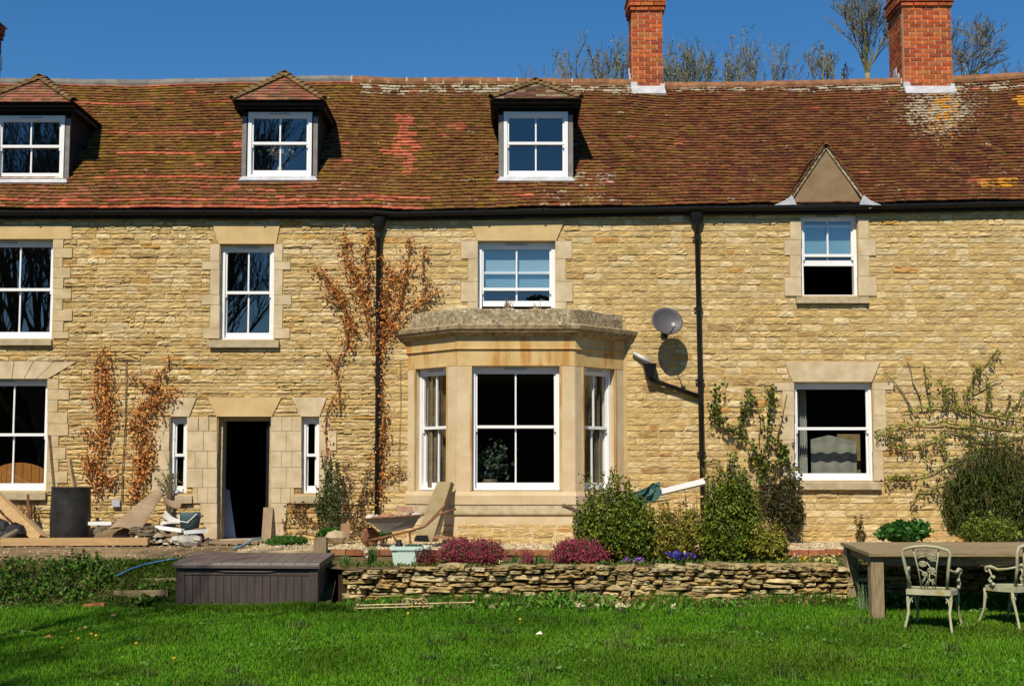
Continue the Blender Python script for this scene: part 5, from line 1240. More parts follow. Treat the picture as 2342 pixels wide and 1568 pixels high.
MT['slab'] = mat('mossy_slab', (.26, .20, .10), (.35, .28, .15), scale=5, bump=.6, bscale=30, rough=.95, spots=(6, .6, (.2, .16, .05), .6))
tag(rest(b.build('stone_slab', 'slab')), 'long mossy stone slab leaning against the bay window', 'slab')
p = P(1031, 1229, 20.55); b = MB(); b.hexa([p+Vector(v) for v in ((-.24, -.12, -.0), (.22, -.14, -.06), (.26, .14, -.06), (-.2, .14, 0), (-.24, -.12, .035), (.22, -.14, -.025), (.26, .14, -.025), (-.2, .14, .035))]); o = b.build('clay_tile', 'tinted'); o.color = (.34, .18, .10, 1); rest(o); tag(o, 'flat brown clay tile lying beside the leaning slab', 'tile')
p = P(1046, 1243, 20.1); b = MB(); b.beam(p+Vector((-.35, .05, -.02)), p+Vector((.35, .0, -.02)), .12, .03); o = b.build('slate', 'tinted'); o.color = (.12, .11, .10, 1); rest(o); tag(o, 'dark slate lying on the gravel behind the large heather', 'slate')
p = P(789, 1222, 20.9); b = MB(); b.hexa([p+Vector(v) for v in ((-.07, 0, -.09), (.06, 0, -.09), (.06, .05, -.09), (-.07, .05, -.09), (-.07, .06, .16), (.07, .06, .16), (.07, .10, .16), (-.07, .10, .16))]); o = b.build('clay_tile', 'tinted'); o.color = (.26, .15, .08, 1); rest(o); tag(o, 'brown clay tile standing upright below the dried vines', 'tile')
p = P(768, 1228, 20.2); b = MB(); b.ball(p, .14, 9, (1.2, 1, .75), jit=.1); o = b.build('boulder', 'sill'); rest(o); tag(o, 'rounded pale stone behind the wooden post', 'stone')
# green tub
Yt = 17.92; X0, X1, Z0, Z1 = rect(894, 1249, 979, 1294, Yt); zt1 = Z1; b = MB(); zb0 = .425
b.hexa([(X0+.035, Yt+.03, zb0), (X1-.035, Yt+.03, zb0), (X1-.035, Yt+.36, zb0), (X0+.035, Yt+.36, zb0), (X0+.008, Yt+.008, zt1-.03), (X1-.008, Yt+.008, zt1-.03), (X1-.008, Yt+.38, zt1-.03), (X0+.008, Yt+.38, zt1-.03)])
tt_ = thing('plastic_tub', 'pale green plastic tub standing in the flower bed', 'tub', ((X0+X1)/2, Yt+.19, zb0)); b.build('body', 'tub', tt_)
b = MB()
b.box(X0-.012, X1+.012, Yt-.012, Yt+.02, zt1-.045, zt1); b.box(X0-.012, X1+.012, Yt+.37, Yt+.40, zt1-.045, zt1); b.box(X0-.012, X0+.02, Yt+.02, Yt+.37, zt1-.045, zt1); b.box(X1-.02, X1+.012, Yt+.02, Yt+.37, zt1-.045, zt1); b.build('rim', 'tub', tt_)
b = MB(); b.hexa([(X0+.09, Yt+.012, zb0+.03), (X1-.11, Yt+.012, zb0+.03), (X1-.11, Yt+.05, zb0+.03), (X0+.09, Yt+.05, zb0+.03), (X0+.075, Yt-.003, zt1-.07), (X1-.085, Yt-.003, zt1-.07), (X1-.085, Yt+.05, zt1-.07), (X0+.075, Yt+.05, zt1-.07)]); b.build('panel', 'tub', tt_)
p = P(913, 1250, Yt+.15); b = MB(); b.lathe(p-Vector((0, 0, .1)), [(.05, 0), (.05, .13), (.042, .15), (.03, .155), (.03, .19), (0, .192)], 12); tag(rest(b.build('bottle', 'black', smooth=True)), 'dark bottle standing in the green tub', 'bottle')
b = MB()
for k in range(5): b.ball(P(935+k*6, 1250, Yt+.2), .05, 6, (1.2, 1, .7), jit=.2)
o = b.build('cloth', 'tinted'); o.color = (.02, .07, .05, 1); rest(o); tag(o, 'crumpled dark green cloth in the pale green tub', 'cloth')
# ------------------------------------------------------------------ planks and green sheet behind the shrubs
Yp = 20.6
for (a, b_, wd_, ht, m, lab) in (((1395, 1160), (1622, 1090), .09, .03, 'wood', 'long thin yellow batten on top of the planks by the right downpipe'), ((1400, 1150), (1612, 1099), .22, .075, 'white', 'thick white board in the plank stack behind the shrubs'),
        ((1440, 1147), (1562, 1110), .10, .05, 'white', 'short white plank under the thick white board'), ((1420, 1152), (1614, 1106), .05, .035, 'cloth', 'thin pale batten under the white boards'), ((1390, 1158), (1610, 1134), .03, .025, 'wood', 'thin yellow batten at the bottom of the plank stack')):
    A = P(*a, Yp); Bq = P(*b_, Yp-.15); A.z = max(A.z-.0, .62); plank(lab, A, Bq, wd_, ht, m)
b = MB(); nS = 16; vs = []; fs = []
for i in range(nS+1):
    for j in range(6):
        f = i/nS; px = 1418+f*90; py = 1140-f*33+j*7-8*math.exp(-((f-.85)/.2)**2); vs.append(P(px+R.uniform(-2, 2), py+R.uniform(-2.5, 2.5), Yp-.30+.05*math.sin(j*1.7+i)+R.uniform(-.05, .05)))
for i in range(nS):
    for j in range(5): k = i*6+j; fs.append((k, k+1, k+7, k+6))
b.add(vs, fs); b.prism([vs[0], vs[5], vs[nS*6+5], vs[nS*6]], (0, .12, .0)); o = b.build('plastic_sheet', 'tinted'); o.color = (.045, .12, .105, 1); rest(o); tag(o, 'crumpled dark green plastic sheet draped over the white boards', 'sheet')
b = MB(); b.tube([P(1286, 1155, 20.4), P(1305, 1160, 20.4), P(1322, 1172, 20.45), P(1360, 1190, 20.6)], .03, 7); b.tube([P(1290, 1158, 20.4), P(1310, 1166, 20.4), P(1330, 1180, 20.5)], .018, 6); tag(rest(b.build('dead_branch', 'vine')), 'dark dead branch sticking out left of the big round shrub', 'branch')
p = P(520, 1228, 22.6); b = MB(); b.hexa([p+Vector(v) for v in ((-.14, 0, 0), (.14, -.05, 0), (.14, -.03, 0), (-.14, .02, 0), (-.16, .35, .75), (-.05, .32, .75), (-.05, .34, .75), (-.16, .37, .75))]); tag(rest(b.build('white_board', 'white')), 'white board leaning inside the open doorway', 'board')
# ------------------------------------------------------------------ things seen through the windows
ob = OP['b']
b = MB(); c0 = P(42, 1120, 22.9); nb = 7
hd = thing('wooden_headboard', 'arched varnished wood panel seen through the lower left window', 'panel', (c0.x, 22.9, c0.z))
for i in range(nb):
    a, b_ = -.46+i*.92/nb, -.46+(i+1)*.92/nb; z = lambda q: .10+.34*math.sqrt(max(0, 1-(q/.55)**2)); m = MB(); m.prism([(c0.x+a+.004, 22.9, c0.z-.6), (c0.x+b_-.004, 22.9, c0.z-.6), (c0.x+b_-.004, 22.9, c0.z+z(b_)), (c0.x+a+.004, 22.9, c0.z+z(a))], (0, .03, 0)); m.build('plank', 'orangewood', hd)
vz = P(640, 398, DORM[1]['Y']+.3); v = thing('flower_vase', 'vase of pale dried flowers in the second dormer window', 'vase', (vz.x, vz.y, vz.z))
b = MB(); b.lathe(vz, [(.04, 0), (.05, .08), (.035, .16), (.045, .2)], 10); b.build('vase', 'cloth', v, smooth=True)
b = MB()
for k in range(22): b.tube([vz+Vector((0, 0, .18)), vz+Vector((R.uniform(-.22, .22), R.uniform(-.1, .1), R.uniform(.26, .38)))], .004, 4)
b.tube([vz+Vector((0, 0, .18)), vz+Vector((.1, 0, .58))], .012, 5); b.build('stems', 'twig', v)
C = np.array([vz+Vector((R.gauss(0, .11), R.gauss(0, .06), .36+R.gauss(0, .04))) for _ in range(130)]); leaves(C, .05, pick([(.5, .46, .42), (.3, .3, .36), (.55, .5, .3)], 130), 'flower_heads', 'petal', v)
b = MB(); b.ball(vz+Vector((.11, -.02, .16)), .035, 8); o = b.build('red_flower', 'tinted'); o.color = (.6, .08, .05, 1); rest(o); tag(o, 'small red flower beside the vase in the second dormer window', 'flower')
pl = P(1120, 1110, 21.7); hp = thing('houseplant', 'leafy houseplant inside the bay window', 'plant', (pl.x, pl.y, pl.z-.1))
b = MB(); b.lathe(pl-Vector((0, 0, .1)), [(.1, 0), (.13, .2)], 12); b.build('pot', 'hardboard', hp)
C = np.array([pl+Vector((R.gauss(0, .16), R.gauss(0, .1), .33+R.gauss(0, .15))) for _ in range(260)]); leaves(C, .11, pick([(.10, .14, .10), (.16, .2, .16), (.05, .09, .04)], 260), 'foliage', 'gloss', hp)
of = OP['f']
b = MB(); vs = []; n = 26
for i in range(n+1):
    x = of[0]+.09+.2*i/n; vs += [(x, YW+.42+.03*math.sin(i*1.3), of[2]+.05), (x-.0, YW+.42+.03*math.sin(i*1.3), of[3]-.1)]
b.add(vs, [(2*i, 2*i+2, 2*i+3, 2*i+1) for i in range(n)]); b.add([(v_[0], v_[1]+.01, v_[2]) for v_ in vs], [(2*i, 2*i+1, 2*i+3, 2*i+2) for i in range(n)]); cu = b.build('curtain', 'cloth'); rest(cu); tag(cu, 'pale curtain inside the left of the ground floor right window', 'curtain')
b = MB(); vs = []
for i in range(25):
    for j in range(9):
        x = of[0]+.36+.72*i/24; vs.append((x, YW+.5+.012*math.sin(i*.9)+.004*math.sin(j*2), of[2]+.06+.66*j/8*(1-.25*abs(i/24-.4))))
b.add(vs, [(i*9+j, (i+1)*9+j, (i+1)*9+j+1, i*9+j+1) for i in range(24) for j in range(8)]); o = b.build('drape', mat('grey_drape', (.26, .25, .22), (.34, .32, .28), scale=6, rough=.95)); rest(o); tag(o, 'crumpled pale drape low inside the ground floor right window', 'drape')
b = MB(); b.box(of[1]-.42, of[1]-.06, YW+.60, YW+.62, of[2]+.04, of[2]+.74); o = b.build('tan_panel', 'tinted'); o.color = (.26, .19, .09, 1); rest(o); tag(o, 'plain tan panel inside the lower right of the ground floor window', 'screen')  # flat tan panel behind the lower right of the pane
for sx, px in ((0, 1000), (1, 1350)):
    b = MB(); vs = []
    c = P(px, 1000, 21.9)
    for i in range(13): vs += [(c.x+(i/12-.5)*.28, 21.82+.03*math.sin(i*1.9)+ (0 if sx else 0), z_sill+.05), (c.x+(i/12-.5)*.28, 21.82+.03*math.sin(i*1.9), z_head)]
    b.add(vs, [(2*i, 2*i+2, 2*i+3, 2*i+1) for i in range(12)]); o = b.build('curtain', 'tinted'); o.color = (.22, .17, .11, 1); rest(o); tag(o, 'brown curtain inside the %s canted pane of the bay window' % ('shaded right' if sx else 'sunlit left'), 'curtain')
# ------------------------------------------------------------------ plants
BOXG = [(.085, .135, .010), (.115, .175, .012), (.06, .10, .010), (.17, .215, .018), (.25, .26, .028)]
def blob_points(blobs, n, shell=.55):
    """points in ellipsoids (centre, (rx,ry,rz)), denser near the surface"""
    vol = np.array([b[1][0]*b[1][1]*b[1][2] for b in blobs]); k = NR.choice(len(blobs), n, p=vol/vol.sum()); d = NR.normal(size=(n, 3)); d /= np.linalg.norm(d, axis=1)[:, None]
    r = (shell+(1-shell)*NR.random(n)**.7); r *= 1+.2*np.sin(d[:, 0]*7+d[:, 2]*5+k)*np.cos(d[:, 2]*8+d[:, 1]*6+k*2)
    c = np.array([list(b[0]) for b in blobs]); a = np.array([b[1] for b in blobs]); return c[k]+d*r[:, None]*a[k]
def shrub(name, label, cat, base, blobs, n, size, cols, m='gloss', group=None, sprigs=0, sprig_len=.2, core=True, corecol=(.012, .02, .004), up=.4, axis=None, aspect=.55):
    t = thing(name, label, cat, base, group)
    b = MB(); base = Vector(base)
    for k in range(7):
        bl = R.choice(blobs); tgt = Vector(bl[0])+Vector((R.uniform(-.5, .5)*bl[1][0], R.uniform(-.5, .5)*bl[1][1], R.uniform(0, .7)*bl[1][2])); mid = base.lerp(tgt, .5)+Vector((R.uniform(-.05, .05), R.uniform(-.05, .05), .03)); b.tube([base+Vector((R.uniform(-.06, .06), R.uniform(-.04, .04), -.03)), mid, tgt], [.022, .015, .006], 5)
    pts = [blob_points(blobs, n)]
    for _ in range(sprigs):
        bl = R.choice(blobs); a = R.uniform(0, 6.28); q = R.uniform(.2, .95); e = Vector(bl[0])+Vector((math.cos(a)*bl[1][0]*q, math.sin(a)*bl[1][1]*q, bl[1][2]*math.sqrt(max(0, 1-q*q))*.92)); L = sprig_len*R.uniform(.5, 1.2); tip = e+Vector((R.uniform(-.3, .3), R.uniform(-.25, .15), 1)).normalized()*L
        b.tube([e-Vector((0, 0, .08)), tip], [.005, .002], 4); q_ = np.linspace(0, 1, 14)[:, None]; pts.append(np.array(e)*(1-q_)+np.array(tip)*q_+NR.normal(0, .016, (14, 3)))
    b.build('stems', 'vine', t)
    C = np.concatenate(pts); zf = (C[:, 2]-C[:, 2].min())/(np.ptp(C[:, 2])+1e-6)
    col = pick(cols, len(C), var=.3)*(.9+.2*NR.random((len(C), 1)))
    leaves(C, size, col, 'foliage', m, t, up=up, axis=axis, aspect=aspect)
    return t
def B(x, y, Y, rx, rz, ry=None):      # pixel ellipse -> blob
    p = P(x, y, Y); s = F/Y; return (p, (rx/s, (ry or rx*.8)/s, rz/s))
def base(x, y, Y): p = P(x, y, Y); return (p.x, p.y, .5 if Y < 18.9 else .58)
Ys = 18.35
shrub('box_shrub', 'big round dark green box shrub right of the bay window', 'shrub', base(1400, 1280, Ys), [B(1405, 1222, Ys, 90, 66), B(1360, 1185, Ys, 44, 50), B(1345, 1240, Ys, 36, 44), B(1470, 1245, Ys, 40, 40), B(1425, 1165, Ys, 34, 44), B(1455, 1200, Ys, 50, 66), B(1380, 1240, Ys, 66, 48), B(1440, 1250, Ys, 60, 38), B(1395, 1150, Ys, 30, 40)], 15000, .046, BOXG, sprigs=110, sprig_len=.3)
shrub('box_shrub', 'tall upright dark green box shrub in front of the right downpipe', 'shrub', base(1665, 1280, Ys), [B(1665, 1220, Ys, 68, 66), B(1630, 1225, Ys, 36, 56), B(1700, 1160, Ys, 34, 50), B(1672, 1150, Ys, 52, 60), B(1685, 1115, Ys, 30, 40), B(1640, 1160, Ys, 34, 50), B(1660, 1255, Ys, 60, 34), B(1705, 1200, Ys, 40, 60)], 12500, .046, BOXG, sprigs=90, sprig_len=.28)
YG = [(.26, .25, .025), (.33, .29, .04), (.18, .20, .02), (.38, .30, .06), (.13, .16, .015)]
shrub('variegated_shrub', 'loose yellow green shrub between the two dark box shrubs', 'shrub', base(1555, 1282, 18.3), [B(1550, 1235, 18.3, 44, 46), B(1525, 1200, 18.4, 22, 36), B(1580, 1205, 18.4, 26, 40), B(1510, 1250, 18.3, 30, 30)], 5500, .042, YG+[(.3, .17, .05)], sprigs=30, sprig_len=.25)
shrub('variegated_shrub', 'small yellow green bush at the right foot of the tall box shrub', 'shrub', base(1755, 1284, 18.25), [B(1755, 1248, 18.25, 46, 32), B(1730, 1235, 18.25, 26, 32), B(1778, 1240, 18.25, 22, 28)], 5200, .04, YG, sprigs=20, sprig_len=.16)
HE = [(.42, .045, .11), (.35, .04, .09), (.50, .085, .17), (.25, .035, .06), (.44, .06, .12), (.13, .13, .03)]
def heather(label, cx_, cy_, Y, rx, rz, n, cols):
    bl = [B(cx_, cy_+rz*.35, Y, rx, rz*1.0, rx*.55), B(cx_-rx*.4, cy_+rz*.3, Y, rx*.55, rz*.85, rx*.5), B(cx_+rx*.4, cy_+rz*.4, Y, rx*.55, rz*.9, rx*.5)]
    return shrub('heather', label, 'heather', base(cx_, cy_+rz, Y), bl, n, .028, cols, 'petal', 'heathers in flower along the wall top', sprigs=int(n/45), sprig_len=.09, up=1.1, aspect=.5)
heather('large magenta heather mound right of the green tub', 1078, 1260, 18.05, 82, 26, 7500, HE+[(.14, .11, .03)])
heather('magenta heather mound beside the big round shrub', 1325, 1260, 18.05, 66, 25, 6200, HE)
heather('small dark red heather against the tub side', 972, 1277, 17.95, 26, 17, 1500, [(.17, .03, .03), (.13, .025, .025), (.2, .05, .04)])
heather('little pink heather sprig between the two big heathers', 1205, 1278, 18.0, 16, 10, 450, HE)
# climbing rose and evergreen left of the right window
DG = [(.03, .045, .012), (.045, .065, .015), (.06, .07, .02), (.085, .05, .02), (.07, .035, .018)]
shrub('evergreen_bush', 'dark red and green bush against the wall below the right window', 'shrub', base(1790, 1225, 21.3), [B(1790, 1165, 21.3, 46, 52), B(1810, 1180, 21.3, 32, 38), B(1765, 1140, 21.4, 32, 42), B(1800, 1120, 21.5, 28, 26)], 4200, .05, DG, sprigs=20, sprig_len=.2)
BR = [(.035, .065, .008), (.055, .09, .010), (.075, .11, .012), (.045, .06, .010), (.10, .105, .015)]
shrub('broom_shrub', 'big dark feathery evergreen shrub at the right wall behind the table', 'shrub', base(2260, 1238, 20.7), [B(2255, 1145, 20.7, 92, 82, 70), B(2300, 1120, 20.9, 70, 78, 60), B(2205, 1155, 20.6, 56, 66, 50), B(2260, 1080, 20.9, 52, 44, 40), B(2330, 1170, 20.6, 60, 66, 50), B(2240, 1200, 20.4, 80, 36, 60)], 22000, .075, BR, 'gloss', sprigs=220, sprig_len=.34, up=1.1, aspect=.22)
shrub('box_shrub', 'low glossy green bush at the foot of the feathery evergreen', 'shrub', base(2260, 1240, 20.0), [B(2255, 1212, 20.0, 60, 30), B(2300, 1220, 20.0, 40, 22)], 2600, .04, BOXG+[(.09, .14, .02)], sprigs=16, sprig_len=.1)
HG = [(.035, .13, .02), (.05, .17, .03), (.03, .10, .015)]
shrub('hellebore', 'bright green leafy plant against the wall left of the feathery evergreen', 'plant', base(2062, 1236, 21.0), [B(2060, 1216, 21.0, 52, 24), B(2095, 1212, 21.1, 34, 24), B(2025, 1222, 21.0, 26, 14)], 900, .095, HG, 'leaf', up=.8, aspect=.6)
shrub('small_shrub', 'small bare-stemmed plant at the table corner by the wall', 'plant', base(1968, 1240, 20.9), [B(1968, 1222, 20.9, 12, 16)], 130, .05, [(.13, .12, .02), (.08, .08, .02), (.2, .14, .04)], 'leaf', sprigs=5)
shrub('ivy_bush', 'dark green ivy growing up beside the left downpipe', 'ivy', base(755, 1232, 21.6), [B(752, 1185, 21.65, 30, 50, 20), B(762, 1120, 21.75, 24, 50, 14), B(745, 1085, 21.8, 16, 24, 9), B(735, 1160, 21.7, 18, 30, 12)], 1500, .05, [(.035, .065, .012), (.06, .10, .018), (.09, .13, .03), (.09, .07, .03)], 'gloss', sprigs=20)
NG = [(.05, .15, .015), (.07, .19, .02), (.04, .11, .012)]
shrub('weed_clump', 'bright green weeds growing before the doorway right jamb', 'plant', base(655, 1240, 20.6), [B(655, 1234, 20.6, 42, 9, 40), B(630, 1240, 20.3, 24, 6, 24), B(690, 1236, 20.6, 16, 8, 16)], 1300, .045, NG, 'leaf', up=.9)
shrub('weed_clump', 'bright green weeds at the foot of the dark ivy', 'plant', base(752, 1232, 21.0), [B(752, 1222, 21.0, 28, 14, 20), B(835, 1222, 21.4, 18, 6, 10)], 900, .05, NG, 'leaf', up=.9)
shrub('weed_clump', 'green tuft under the wheelbarrow beside the slab', 'plant', base(875, 1226, 20.8), [B(880, 1222, 20.8, 16, 9, 10)], 260, .05, NG, 'leaf', up=1)
shrub('budding_shrub', 'thin pale green budding plant left of the narrow left window', 'plant', (WX(385, 1150), 21.85, .75), [B(392, 1095, 21.85, 8, 20, 5)], 40, .03, [(.2, .24, .06)], 'leaf', sprigs=0)
# nettles and daisies on the left bank
LB = [(.05, .13, .010), (.075, .18, .014), (.035, .085, .008), (.10, .22, .025), (.07, .07, .02)]
def onbank(x, y, Y): p = P(x, y, Y); return (p.x, Y, float(bank_h(np.array(p.x), np.array(Y))))
for (lab, c, bl, n_) in (('tall bright green nettle clump on the bank left of the steps', (195, 1350), [(195, 1312, 18.0, 62, 30), (140, 1335, 17.85, 60, 30), (235, 1345, 17.75, 40, 26), (180, 1365, 17.6, 60, 24)], 6500),
                   ('dark nettle clump at the left edge of the bank', (40, 1350), [(40, 1325, 17.95, 60, 22), (10, 1365, 17.6, 60, 24), (80, 1375, 17.5, 50, 18)], 3400)):
    bs = []
    for (x, y, Y, rx, rz) in bl: bs.append(B(x, y, Y, rx, rz, rx*.8))
    shrub('nettle_clump', lab, 'nettles', onbank(c[0], c[1], 17.7), bs, n_, .052, LB, 'leaf', sprigs=70, sprig_len=.16, up=.7, aspect=.6)
shrub('primrose_plant', 'low green leaves with yellow flowers on the lower earth step', 'plant', onbank(340, 1345, 17.65), [B(345, 1344, 17.65, 46, 9, 30), B(340, 1374, 17.35, 52, 10, 30)], 1500, .05, LB+[(.09, .17, .02)], 'leaf', up=.6)
# ------------------------------------------------------------------ creepers
def wall_plant(name, label, cat, paths, leafcols, lsize, per_m, spread, m, depth=(.03, .09), stem_r=.008, group=None, droop=.6, stemmat='vine', Yb_=YW, aspect=.7):
    """paths: list of (pixel points, density factor)"""
    p0 = paths[0][0][0]; bp = P(p0[0], p0[1], Yb_-.05); t = thing(name, label, cat, bp, group); b = MB(); C = []
    for pts, dens in paths:
        q = [P(x, y, Yb_-R.uniform(.03, .05)) for x, y in pts]
        fine = []
        for a, c in zip(q[:-1], q[1:]):
            k = max(2, int((c-a).length/.12))
            for i in range(k): fine.append(a.lerp(c, i/k)+Vector((R.gauss(0, .010), R.uniform(-.012, 0), R.gauss(0, .010))))
        fine.append(q[-1]); b.tube(fine, [stem_r*(1-.75*i/len(fine)) for i in range(len(fine))], 5)
        for a, c in zip(fine[:-1], fine[1:]):
            L = (c-a).length; k = NR.poisson(per_m*dens*L)
            for _ in range(k):
                s = spread*(.4+.6*min(1.6, dens)); C.append(a.lerp(c, R.random())+Vector((R.gauss(0, s), -R.uniform(*depth), R.gauss(0, s*.8))))
            if R.random() < .25*min(1, dens):      # side shoots
                e = a+Vector((R.gauss(0, .14), -.02, R.gauss(.02, .10))); b.tube([a, e], [.004, .002], 4)
                for _ in range(int(3*dens)): C.append(a.lerp(e, R.random())+Vector((R.gauss(0, .02), -.03, R.gauss(0, .02))))
    b.build('stems', stemmat, t)
    if C: leaves(np.array([list(c) for c in C]), lsize, pick(leafcols, len(C), var=.35), 'foliage', m, t, droop=droop, up=0, aspect=aspect, fold=.5)
    return t
DRY = [(.60, .24, .06), (.66, .31, .09), (.52, .19, .05), (.70, .39, .14), (.40, .145, .04)]
wall_plant('dead_creeper', 'dead orange brown creeper climbing the wall left of the door', 'creeper', [
    ([(222, 1130), (225, 1060), (235, 990), (240, 930), (238, 870), (240, 800)], 1.5), ([(232, 1010), (215, 1000), (195, 985), (185, 975)], .9), ([(235, 1000), (252, 960), (255, 900)], 1.5), ([(222, 1060), (205, 1060), (200, 1040), (205, 1090)], 1.1),
    ([(238, 940), (222, 925), (216, 890)], .8), ([(245, 900), (235, 860), (243, 840)], 1.6), ([(228, 1080), (255, 1100), (270, 1085)], .8), ([(222, 1130), (240, 1095), (255, 1120)], .3),
    ([(310, 1140), (318, 1080), (322, 1020), (325, 980), (340, 940), (365, 915), (395, 900), (410, 890)], 1.5), ([(322, 1000), (308, 960), (318, 930), (350, 905)], 1.3), ([(345, 930), (365, 900), (352, 870), (375, 845), (388, 840)], 1.0), ([(350, 890), (330, 880), (312, 862), (295, 855)], .8),
    ([(325, 1060), (340, 1020), (352, 1000)], 1.2), ([(312, 1110), (335, 1070), (345, 1030)], .9), ([(330, 985), (300, 975), (295, 985)], .7), ([(360, 930), (378, 960), (380, 975)], .3), ([(238, 845), (215, 840), (240, 790)], .1), ([(388, 840), (385, 810)], .1)],
    DRY, .045, 200, .062, 'dry', stem_r=.016)
wall_plant('dead_creeper', 'dead orange brown creeper climbing the wall behind the left downpipe', 'creeper', [
    ([(868, 1160), (876, 1060), (880, 980), (872, 900), (868, 850), (872, 790), (872, 700), (868, 640)], .55), ([(870, 800), (850, 740), (835, 690), (815, 650), (800, 610), (790, 560), (790, 535)], 1.35), ([(835, 690), (845, 640), (835, 590), (845, 550), (842, 520)], 1.0),
    ([(870, 790), (895, 745), (915, 700), (925, 650), (930, 620), (936, 560), (938, 545)], 1.3), ([(872, 720), (888, 670), (895, 620)], 1.0), ([(925, 650), (905, 630), (880, 610), (868, 580)], .8), ([(945, 705), (965, 690), (995, 665), (1010, 655)], .9), ([(905, 760), (930, 725), (960, 700)], .4),
    ([(860, 760), (880, 740), (872, 660)], 1.2), ([(790, 700), (770, 660), (740, 630), (715, 610)], 1.0), ([(815, 760), (795, 720), (780, 680), (765, 655)], 1.3), ([(805, 800), (795, 770), (790, 720)], .7), ([(780, 700), (750, 690), (745, 670)], .4), ([(835, 700), (820, 640), (808, 600)], 1.0),
    ([(778, 945), (775, 880), (770, 840), (745, 800)], .35), ([(770, 850), (785, 800), (800, 750)], .4), ([(750, 1060), (745, 1000), (750, 940), (765, 900)], .4), ([(862, 1060), (872, 1000), (882, 940)], .5), ([(968, 640), (968, 590), (972, 560)], .5), ([(880, 1085), (900, 1080), (920, 1085)], .3),
    ([(965, 690), (975, 650), (985, 640)], .3)], DRY, .044, 200, .060, 'dry', stem_r=.016)
VIN = [(.16, .09, .05), (.22, .12, .06), (.12, .07, .04), (.30, .13, .05), (.07, .08, .03)]
wall_plant('dried_vine', 'tangle of brown dried vine low on the wall between door and downpipe', 'vine', [
    ([(800, 1240), (810, 1190), (825, 1130), (835, 1090), (850, 1060)], 1.0), ([(810, 1200), (795, 1150), (800, 1100), (790, 1070), (800, 1050)], .8), ([(825, 1150), (850, 1120), (865, 1090)], .8), ([(815, 1210), (845, 1190), (850, 1160)], .6), ([(825, 1240), (832, 1200), (822, 1150)], .7),
    ([(740, 1210), (700, 1180), (675, 1170), (655, 1190)], .9), ([(700, 1200), (680, 1160), (660, 1155)], .9), ([(720, 1220), (690, 1215), (670, 1225)], .5), ([(740, 1160), (710, 1150), (690, 1165)], .8), ([(650, 1215), (655, 1180)], .5), ([(890, 1080), (905, 1062), (920, 1080), (935, 1090)], .6)],
    VIN, .042, 120, .05, 'dry', stem_r=.008)
wall_plant('dried_vine', 'brown dried vine under the sill of the lower left window', 'vine', [([(20, 1210), (30, 1170), (60, 1155), (90, 1160)], .8), ([(60, 1200), (45, 1165), (20, 1155)], .8), ([(90, 1200), (85, 1165), (95, 1150)], .6), ([(196, 1230), (198, 1180), (194, 1120)], .5)], VIN, .04, 90, .05, 'dry', stem_r=.007)
LG = [(.16, .24, .03), (.22, .30, .045), (.11, .17, .02), (.22, .17, .035)]
wall_plant('climbing_rose', 'climbing rose with young leaves on the wall left of the ground floor right window', 'climber', [
    ([(1735, 1180), (1740, 1100), (1735, 1050), (1715, 1010), (1690, 990), (1660, 980), (1640, 960), (1630, 930), (1640, 890), (1650, 875)], .7), ([(1690, 990), (1700, 940), (1710, 910), (1712, 890)], .7), ([(1740, 1060), (1755, 1000), (1760, 940), (1765, 880)], .45), ([(1760, 1000), (1785, 1020), (1800, 1060), (1820, 1075)], .9), ([(1740, 1080), (1770, 1060), (1795, 1040)], .9),
    ([(1735, 1060), (1720, 1045), (1710, 1050)], .9), ([(1735, 1020), (1740, 960), (1725, 900)], .1), ([(1640, 960), (1625, 930)], .9), ([(1765, 915), (1758, 890)], .9), ([(1775, 1010), (1790, 950), (1800, 900)], .06), ([(1790, 1090), (1805, 1110), (1830, 1095)], .6), ([(1605, 1060), (1640, 1050), (1660, 1090)], .08)],
    LG+DG[:2], .066, 190, .05, 'leaf', stem_r=.009, droop=.3, depth=(.04, .14))
EL = [(.26, .34, .04), (.33, .40, .065), (.22, .25, .05), (.24, .12, .06), (.28, .33, .05)]
e = [([(2212, 1220), (2215, 1060), (2218, 1000), (2222, 950), (2212, 910), (2205, 890)], .5), ([(2212, 900), (2230, 860), (2255, 830), (2280, 798)], .75), ([(2218, 1000), (2180, 985), (2150, 1000), (2110, 1015), (2070, 1022), (2030, 1012)], .8), ([(2218, 1005), (2260, 1010), (2300, 1008), (2342, 1000), (2380, 1005)], .55),
     ([(2215, 940), (2180, 932), (2140, 930), (2100, 935), (2060, 945)], .6), ([(2215, 930), (2250, 945), (2300, 955), (2360, 960)], .7), ([(2218, 965), (2270, 975), (2340, 985)], .6), ([(2216, 978), (2160, 965), (2100, 970), (2050, 975), (2000, 985)], .6), ([(2214, 1040), (2160, 1060), (2130, 1085), (2080, 1092), (2030, 1090)], .5), ([(2070, 1092), (2050, 1090), (2020, 1100)], 1.0),
     ([(2130, 932), (2120, 890), (2115, 855), (2112, 835)], .5), ([(2085, 935), (2060, 890), (2020, 850)], .05), ([(2110, 935), (2090, 870), (2075, 825)], .07), ([(2165, 930), (2160, 895), (2150, 870)], .9), ([(2190, 930), (2180, 900), (2160, 885)], .9), ([(2255, 935), (2258, 900), (2255, 870)], .7), ([(2300, 940), (2310, 910), (2305, 900)], .5),
     ([(2160, 1000), (2150, 1030), (2190, 1050)], .6), ([(2100, 1015), (2110, 1040), (2140, 1055)], .5), ([(2060, 1000), (2030, 990), (2000, 1000)], 1.0), ([(2140, 1120), (2100, 1125), (2085, 1150), (2085, 1180)], .5), ([(2215, 1080), (2180, 1100), (2140, 1110), (2110, 1130)], .4), ([(2300, 955), (2330, 920), (2342, 890)], .4), ([(2225, 900), (2260, 880), (2290, 870)], .15), ([(2240, 850), (2225, 830)], .4)]
